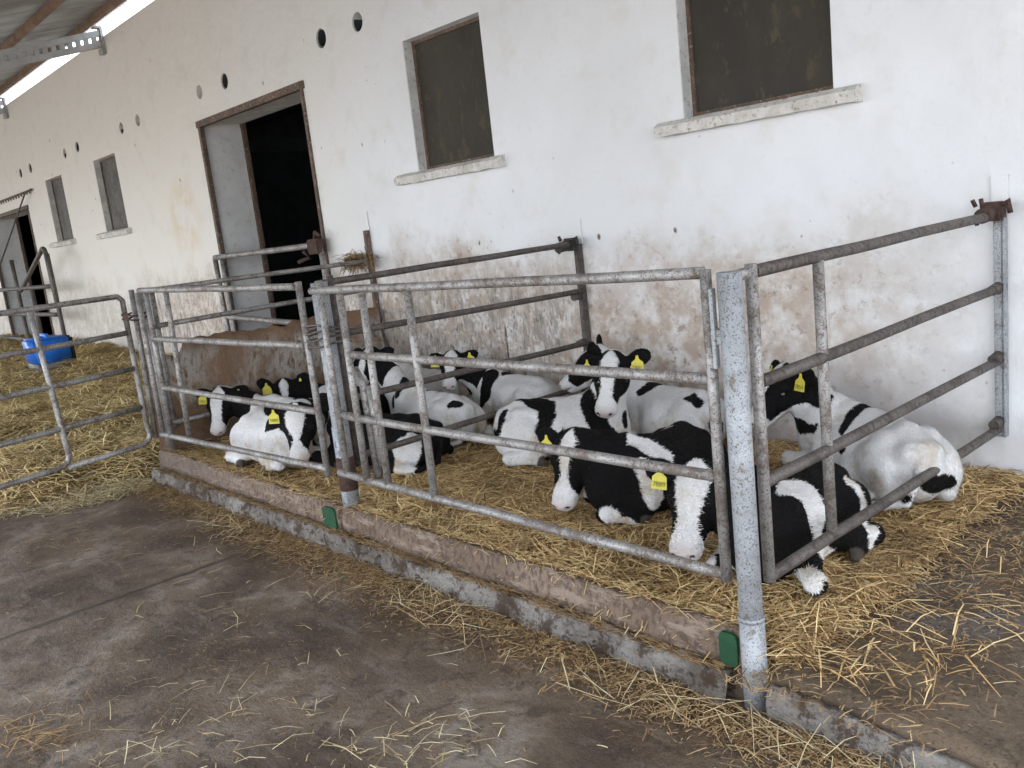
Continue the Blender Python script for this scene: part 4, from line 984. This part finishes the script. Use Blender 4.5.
# coat patches, in each calf's own frame: chains of (x, y, z, radius)
COAT = {
 'A': ([], [[(0.084, -0.196, 0.358, 0.044), (0.103, -0.062, 0.314, 0.071), (0.163, -0.097, 0.264, 0.059), (0.189, -0.129, 0.193, 0.048), (0.207, -0.146, 0.125, 0.04), (0.102, 0.054, 0.016, 0.031)], [(0.194, 0.215, 0.183, 0.024), (0.234, 0.188, 0.08, 0.027), (0.244, 0.157, 0.048, 0.027)], [(0.231, 0.229, 0.083, 0.012), (0.244, 0.156, 0.048, 0.015)], [(-0.012, -0.089, -0.004, 0.047), (0.013, -0.048, -0.008, 0.051), (0.27, -0.345, 0.091, 0.041)], [(-0.025, -0.067, -0.005, 0.031)], [(0.289, -0.296, 0.103, 0.021)], [(0.14, 0.208, 0.276, 0.016), (0.17, 0.222, 0.245, 0.02), (0.189, 0.221, 0.203, 0.016)]], []),
 'B': ([], [[(-0.046, -0.229, 0.379, 0.036), (0.037, -0.166, 0.329, 0.059), (0.109, -0.133, 0.287, 0.041)], [(0.075, -0.242, 0.27, 0.04), (0.11, -0.248, 0.184, 0.04), (0.127, -0.237, 0.114, 0.036)], [(-0.149, -0.238, 0.016, 0.038), (0.038, -0.355, 0.032, 0.04), (-0.021, -0.033, -0.009, 0.048)], [(0.003, -0.424, 0.08, 0.04), (0.019, -0.398, 0.061, 0.04)], [(-0.226, -0.131, 0.344, 0.019), (-0.095, 0.022, 0.322, 0.024), (-0.022, 0.099, 0.355, 0.019)]], []),
 'C': ([[(-0.181, -0.1, 0.355, 0.042), (-0.122, -0.096, 0.351, 0.053), (0.025, -0.097, 0.315, 0.058), (0.072, -0.184, 0.209, 0.057), (0.098, -0.181, 0.122, 0.057)], [(-0.211, -0.224, 0.3, 0.03), (-0.195, -0.315, 0.214, 0.035)], [(-0.281, -0.263, 0.171, 0.03)], [(0.149, -0.148, 0.149, 0.046), (0.186, -0.098, 0.188, 0.046)], [(-0.042, 0.043, 0.333, 0.024)]], [[(0.076, -0.002, 0.345, 0.052), (0.182, -0.084, 0.254, 0.057)]], [[(0.219, 0.047, 0.392, 0.046), (0.285, -0.003, 0.315, 0.062), (0.325, 0.007, 0.217, 0.057), (0.359, 0.047, 0.17, 0.034)], [(0.392, 0.15, 0.248, 0.023), (0.395, 0.147, 0.19, 0.023)]]),
 'D': ([[(-0.153, -0.08, 0.315, 0.03), (-0.117, -0.026, 0.349, 0.03), (-0.086, 0.011, 0.349, 0.024)], [(0.203, -0.111, 0.312, 0.034), (0.262, -0.112, 0.287, 0.034), (0.211, -0.084, 0.318, 0.023)], [(0.373, -0.103, 0.169, 0.05), (0.384, -0.105, 0.131, 0.044)], [(-0.304, -0.129, 0.14, 0.049)], [(-0.191, -0.165, 0.035, 0.018), (-0.172, -0.128, 0.033, 0.018)]], [], []),
 'E': ([[(-0.452, -0.019, 0.45, 0.06), (-0.397, 0.02, 0.266, 0.07), (-0.297, -0.047, 0.251, 0.044), (-0.438, 0.004, 0.343, 0.08)], [(-0.097, -0.126, 0.281, 0.028), (-0.098, -0.031, 0.33, 0.038), (-0.059, 0.066, 0.351, 0.038), (0.009, 0.087, 0.325, 0.019)], [(-0.071, -0.193, 0.206, 0.023), (-0.099, -0.101, 0.299, 0.023)], [(0.362, -0.297, 0.135, 0.033), (0.395, -0.198, 0.115, 0.046)], [(0.29, -0.382, 0.088, 0.012), (0.309, -0.386, 0.092, 0.012)], [(-0.516, -0.045, 0.426, 0.06)]], [[(-0.014, -0.045, 0.346, 0.009), (-0.027, 0.077, 0.337, 0.009)]], []),
 'F': ([[(-0.204, -0.084, 0.331, 0.064), (-0.189, -0.163, 0.21, 0.057), (-0.257, -0.188, 0.1, 0.029)], [(-0.35, -0.132, 0.259, 0.044), (-0.412, -0.117, 0.206, 0.037)], [(-0.112, -0.018, 0.345, 0.029), (-0.056, 0.025, 0.331, 0.021)]], [], []),
 'G': ([[(-0.315, -0.024, 0.354, 0.028), (-0.378, 0.069, 0.374, 0.036), (-0.28, -0.099, 0.308, 0.021)], [(-0.316, -0.12, 0.232, 0.017), (-0.332, -0.1, 0.283, 0.017)], [(-0.057, 0.022, 0.331, 0.034), (-0.018, 0.058, 0.314, 0.041)], [(0.352, -0.076, 0.29, 0.026), (0.318, -0.09, 0.29, 0.026)], [(0.062, 0.143, 0.251, 0.017)], [(-0.686, 0.053, 0.525, 0.059), (-0.559, 0.009, 0.465, 0.036)]], [], []),
 'H': ([], [[(0.349, -0.092, 0.159, 0.082), (0.363, -0.143, 0.041, 0.082), (0.376, -0.052, 0.213, 0.053)], [(-0.17, -0.151, 0.28, 0.025), (-0.104, -0.18, 0.23, 0.025)], [(-0.0, -0.027, -0.002, 0.05), (0.127, 0.103, 0.012, 0.05)]], []),
 'I': ([[(0.091, 0.181, 0.114, 0.095), (0.219, 0.154, 0.013, 0.106), (0.219, 0.146, 0.01, 0.053)], [(0.277, 0.13, 0.142, 0.079), (0.212, 0.146, 0.014, 0.08)], [(-0.128, -0.213, 0.14, 0.017)], [(0.216, -0.203, 0.108, 0.013), (0.229, -0.193, 0.121, 0.013)], [(0.216, -0.167, 0.231, 0.013)], [(0.032, 0.133, 0.286, 0.04), (0.061, 0.159, 0.259, 0.054)]], [[(-0.081, -0.197, 0.186, 0.145), (0.262, -0.163, 0.15, 0.14), (0.047, 0.055, -0.001, 0.06)], [(-0.089, -0.226, 0.007, 0.053), (0.068, 0.064, 0.004, 0.04)]], []),
 'J': ([[(0.008, 0.02, 0.328, 0.043), (0.189, -0.004, 0.319, 0.042)]], [], []),
 'K': ([], [[(-0.222, -0.153, 0.297, 0.075), (-0.154, -0.173, 0.214, 0.067)], [(-0.584, -0.346, 0.345, 0.038)]], []),
 'L': ([[(-0.333, -0.247, 0.454, 0.056), (-0.354, -0.146, 0.393, 0.041)]], [], []),
}
for _k, (_b, _w, _h) in COAT.items(): CALVES[_k].update(black=_b, white=_w, hblack=_h)
for _k, _v in CALVES.items(): calf(**_v)
#CALVES_END
#STRAW
# ------------------------------------------------------------------ straw
def straw(name, XY, Z, ln, wd, mat, label=None, cat=None, kind='stuff', tilt=.22, dirs=None, origin=(0, 0, 0), curve=.04):
    n = len(XY); ang = rng.uniform(0, 2 * np.pi, n) if dirs is None else dirs
    el = rng.normal(0, tilt, n); L = ln[0] + (ln[1] - ln[0]) * rng.random(n) ** 1.7; W = rng.uniform(*wd, n)
    D = np.stack([np.cos(ang) * np.cos(el), np.sin(ang) * np.cos(el), np.sin(el)], 1)
    Sd = np.stack([-np.sin(ang), np.cos(ang), np.zeros(n)], 1); U = np.cross(D, Sd); 
    bend = rng.normal(0, curve, n) * L; bendz = -np.abs(rng.normal(0, .10, n)) * L
    kink = np.where(rng.random(n) < .10, rng.normal(0, .25, n), 0.) * L; bend = bend + kink
    C0 = np.stack([XY[:, 0], XY[:, 1], Z], 1)
    V = np.empty((n, 3, 3, 3), np.float32)
    for i, t in enumerate((-.5, 0, .5)):
        P = C0 + D * (t * L)[:, None] + (Sd * bend[:, None] * (.5 if i == 1 else -.25)) * .5 + np.array([0, 0, 1.]) * (bendz * (0 if i == 1 else 1))[:, None]
        w = W * (1 if i < 2 else .6)
        V[:, i, 0] = P - Sd * w[:, None] * .5; V[:, i, 1] = P + U * w[:, None] * -.35; V[:, i, 2] = P + Sd * w[:, None] * .5
    V = V.reshape(n * 9, 3)
    q = np.array([(0, 1, 4, 3), (1, 2, 5, 4), (3, 4, 7, 6), (4, 5, 8, 7)]); F = (q[None] + (np.arange(n) * 9)[:, None, None]).reshape(-1, 4)
    V[:, 2] = np.maximum(V[:, 2], .003)
    o = npobj(name, V, F, mat, None, False, origin)
    return tag(o, label, cat, kind=kind)
def vnoise(x, y, s, seed=0):
    """smooth value noise, vectorised"""
    g = np.random.default_rng(seed).random((64, 64)); x = np.asarray(x) * s + 13.7; y = np.asarray(y) * s + 5.3
    xi = np.floor(x).astype(int); yi = np.floor(y).astype(int); fx = x - xi; fy = y - yi; fx = fx * fx * (3 - 2 * fx); fy = fy * fy * (3 - 2 * fy)
    G = lambda a, b: g[a % 64, b % 64]
    return (G(xi, yi) * (1 - fx) + G(xi + 1, yi) * fx) * (1 - fy) + (G(xi, yi + 1) * (1 - fx) + G(xi + 1, yi + 1) * fx) * fy
def fbm(x, y, s, seed=0): return .55 * vnoise(x, y, s, seed) + .3 * vnoise(x, y, s * 2.3, seed + 1) + .15 * vnoise(x, y, s * 5.1, seed + 2)

# bedding inside the pens: surface height
def hbed(x, y):
    h = .185 + .05 * (fbm(x, y, 2.6, 3) - .5) + .035 * (vnoise(x, y, 9, 8) - .5)
    h = h - .03 * np.clip((2.42 - y) / .2, 0, 1)
    h = h - np.clip((x + 1.75) / .7, 0, 1) * .05
    return h
def hheap(x, y):
    h = .05 + .20 * fbm(x, y, 1.1, 21) + .14 * np.clip((y - 2.4) / 1.5, 0, 1) + .10 * (vnoise(x, y, 3.2, 5) - .4) + .12 * np.clip((-x - 11) / 4, 0, 1)
    edge = np.clip((-6.62 - x) / .35, 0, 1) * np.clip((y - 1.0 + .35 * (fbm(x, y, 1.4, 9) - .5) - np.clip((-7.3 - x), -.7, 3) * -.0) / .45, 0, 1)
    return -.03 + (h + .03) * edge
def sheet(name, hf, x0, x1, y0, y1, st, mat, kind='structure'):
    xs = np.arange(x0, x1, st); ys = np.arange(y0, y1, st); X, Y_ = np.meshgrid(xs, ys, indexing='ij'); Z = hf(X, Y_)
    V = np.stack([X, Y_, Z], -1).reshape(-1, 3); a, b = len(xs), len(ys)
    I = np.arange(a * b).reshape(a, b); F = np.stack([I[:-1, :-1], I[1:, :-1], I[1:, 1:], I[:-1, 1:]], -1).reshape(-1, 4)
    return tag(npobj(name, V, F, mat), kind=kind)
sheet('bedding', lambda x, y: hbed(x, y) - .022 - .08 * np.clip((x + 1.45) / .35, 0, 1), -6.45, -.95, 2.226, 4.349, .025, M['mat'])
o = sheet('straw_mound', hheap, -21, -6.45, .9, 4.349, .05, M['mat_pale'])

def pts(n, x0, x1, y0, y1): return np.stack([rng.uniform(x0, x1, n), rng.uniform(y0, y1, n)], 1)
# near pen
def flow(p, s, seed, spread): return 2 * np.pi * 1.3 * fbm(p[:, 0], p[:, 1], s, seed) + rng.normal(0, spread, len(p))
p = pts(17000, -4.0, -1.35, 2.24, 4.33)
straw('straw_bedding', p, hbed(p[:, 0], p[:, 1]) + rng.random(len(p)) ** 1.5 * .040 - .004, (.07, .30), (.0028, .0060), M['straw'], 'golden straw bedding spread over the floor of the near pen', 'straw', tilt=.13, dirs=flow(p, 2.2, 101, .75))
p = pts(12000, -6.42, -4.0, 2.24, 4.33)
straw('straw_bedding', p, hbed(p[:, 0], p[:, 1]) + rng.random(len(p)) ** 1.5 * .036 - .004, (.08, .26), (.0035, .007), M['straw'], 'golden straw bedding spread over the floor of the far pen', 'straw', tilt=.14, dirs=flow(p, 2.2, 102, .75))
for nm, x0, x1, nn, lab in (('straw_chaff', -4.0, -1.35, 42000, 'short broken straw and chaff under the long stalks in the near pen'), ('straw_chaff', -6.42, -4.0, 24000, 'short broken straw and chaff under the long stalks in the far pen')):
    p = pts(nn, x0, x1, 2.24, 4.33)
    straw(nm, p, hbed(p[:, 0], p[:, 1]) - .012 + rng.random(nn) * .022, (.012, .07), (.002, .005), M['straw'], lab, 'chaff', tilt=.25)
# outside the side gate: trampled, thinning to the right
p = pts(34000, -1.5, 1.2, 2.05, 4.33)
d = np.clip(.8 - (p[:, 0] + 1.45) / 1.3 + (fbm(p[:, 0], p[:, 1], 2.5, 31) - .5) * 1.3, .03, 1)
p = p[rng.random(len(p)) < d * .8]
straw('trampled_straw', p, .128 + .055 * np.clip(1 - (p[:, 0] + 1.45) / .4, 0, 1) * np.clip((p[:, 1] - 2.15) / .2, 0, 1) + rng.random(len(p)) ** 2 * .02, (.012, .08), (.002, .005), M['straw_brown'], 'brown trampled straw on the floor to the right of the side gate', 'straw', tilt=.1)
p = pts(2600, -1.46, .9, 2.2, 4.0)
d = np.clip(1.05 - np.hypot(p[:, 0] + 1.35, (p[:, 1] - 2.45) * .9) / .62 + (fbm(p[:, 0], p[:, 1], 3, 44) - .5) * .6, .05, 1)
p = p[rng.random(len(p)) < d]
straw('loose_straw', p, .16 + rng.random(len(p)) * .035 + .02 * np.clip(1 - (p[:, 0] + 1.45) / .5, 0, 1), (.05, .24), (.003, .006), M['straw'], 'loose golden straw spilled under the side gate', 'straw', tilt=.13)
# litter at the foot of the kerb
n = 20000; x = rng.uniform(-6.6, -.3, n); w = .10 + .16 * fbm(x, x * 0, 2.3, 50); y = 2.12 - np.abs(rng.normal(0, 1, n)) * w * .62
k = rng.random(n) < np.clip(1.2 * fbm(x, y, 3, 12), .25, 1); x, y = x[k], y[k]
straw('kerb_litter', np.stack([x, y], 1), .008 + rng.random(len(x)) ** 2 * .022 * np.clip(1 - (2.12 - y) / .25, .1, 1), (.01, .07), (.0015, .004), M['straw_brown'], 'brown straw litter swept along the foot of the kerb', 'straw', tilt=.2)
n = 600; x = rng.uniform(-6.6, -.6, n); y = 2.10 - np.abs(rng.normal(0, 1, n)) * .12
k = rng.random(n) < np.clip((fbm(x, y, 2, 66) - .5) * 3.5 + np.clip((x + 2.4) / 1.6, 0, .7), .02, 1); x, y = x[k], y[k]
straw('kerb_straw', np.stack([x, y], 1), .02 + rng.random(len(x)) * .04, (.08, .30), (.002, .0042), M['straw_pale'], 'pale straw stalks fallen along the foot of the kerb', 'straw', tilt=.14, dirs=rng.normal(-.25, .75, len(x)))
# ledge between kerb and boards, and stalks over the board edge
n = 2400; x = rng.uniform(-6.4, -1.55, n)
straw('ledge_straw', np.stack([x, rng.uniform(2.13, 2.178, n)], 1), .105 + rng.random(n) * .012, (.02, .09), (.002, .004), M['straw_brown'], 'fine straw lodged on the ledge between kerb and boards', 'straw', tilt=.12, dirs=rng.normal(0, .35, n))
n = 1500; x = rng.uniform(-6.4, -1.55, n)
straw('board_straw', np.stack([x, rng.uniform(2.19, 2.27, n)], 1), .232 + rng.random(n) * .018, (.03, .14), (.002, .004), M['straw'], 'straw lying over the top edge of the kerb boards', 'straw', tilt=.16, dirs=rng.normal(0, .7, n))
# yard scatter
n = 22000; p = pts(n, -7.5, .5, -.4, 2.1); dd = fbm(p[:, 0], p[:, 1], 1.6, 90); p = p[rng.random(n) < np.clip((dd - .42) * 4, .05, 1) * .55]
straw('yard_chaff', p, .004 + rng.random(len(p)) * .006, (.005, .04), (.001, .0028), M['straw_brown'], 'fine chaff scattered over the dirty yard floor', 'chaff', tilt=.05)
n = 650; p = pts(n, -7.0, .3, -.2, 2.1); dd = fbm(p[:, 0], p[:, 1], 1.3, 91); p = p[rng.random(n) < np.clip((dd - .4) * 3.2, .12, 1) * .6]
straw('yard_straw', p, .007 + rng.random(len(p)) * .012, (.03, .17), (.0022, .0045), M['straw_pale'], 'pale straw stalks scattered over the dirty yard floor', 'straw', tilt=.05, curve=.2)
for i, (cx, cy, nn, sp) in enumerate(((-2.15, 1.35, 110, .16), (-3.35, .55, 150, .13), (-2.75, 1.05, 60, .22), (-5.6, 1.25, 90, .2), (-2.9, .75, 40, .12))):
    p = np.stack([rng.normal(cx, sp, nn), rng.normal(cy, sp * .8, nn)], 1)
    straw('straw_wisp', p, .006 + rng.random(nn) * .02, (.03, .16), (.002, .004), M['straw_pale'] if i % 2 == 0 else M['straw_brown'], ['small pale wisp of straw nearest the kerb on the yard floor', 'brown clump of straw at the lower left edge of the yard', 'thin wisp of greenish straw in the middle of the yard', 'flat brown wisp of straw near the open gate', 'little knot of pale stalks low in the yard'][i], 'straw', tilt=.12)
# big heap in the left bay
p = pts(38000, -14.5, -6.5, 1.0, 4.33); k = rng.random(len(p)) < np.clip(1.25 - (-6.5 - p[:, 0]) / 11, .3, 1); p = p[k]; z = hheap(p[:, 0], p[:, 1]); k = z > .012 * rng.random(len(z)); p, z = p[k], z[k]
straw('straw_heap', p, z + rng.random(len(p)) ** 1.5 * .07 - .005, (.10, .34), (.005, .011), M['straw_heap'], 'deep loose heap of pale straw covering the left bay beyond the open gate', 'straw', tilt=.26, dirs=flow(p, 1.2, 103, .9))
p = pts(16000, -20.5, -13.5, 1.6, 4.33)
straw('straw_heap', p, hheap(p[:, 0], p[:, 1]) + rng.random(len(p)) * .05, (.12, .34), (.008, .014), M['straw_heap'], 'far end of the straw heap around the blue can', 'straw', tilt=.25)
n = 5000; p = np.stack([rng.uniform(-8.2, -6.3, n), rng.normal(1.35, .28, n)], 1); p[:, 1] += (p[:, 0] + 7.2) * .75
p = p[p[:, 1] < 2.1]
straw('spilled_straw', p, .008 + rng.random(len(p)) ** 2 * .05, (.05, .2), (.003, .006), M['straw_pale'], 'thin straw spilled from the heap under the open gate', 'straw', tilt=.12)
# tuft caught on the wall post
n = 420; c = np.array([-6.62, 4.22, 1.41]); P3 = rng.normal(0, 1, (n, 3)) * (.09, .035, .03) + c
o = straw('straw_tuft', P3[:, :2], P3[:, 2], (.08, .28), (.004, .008), M['straw_brown'], 'tuft of brown straw caught on the far wall post', 'straw', None, tilt=.35, dirs=rng.normal(.1, .7, n), origin=(-6.62, 4.22, 1.35))
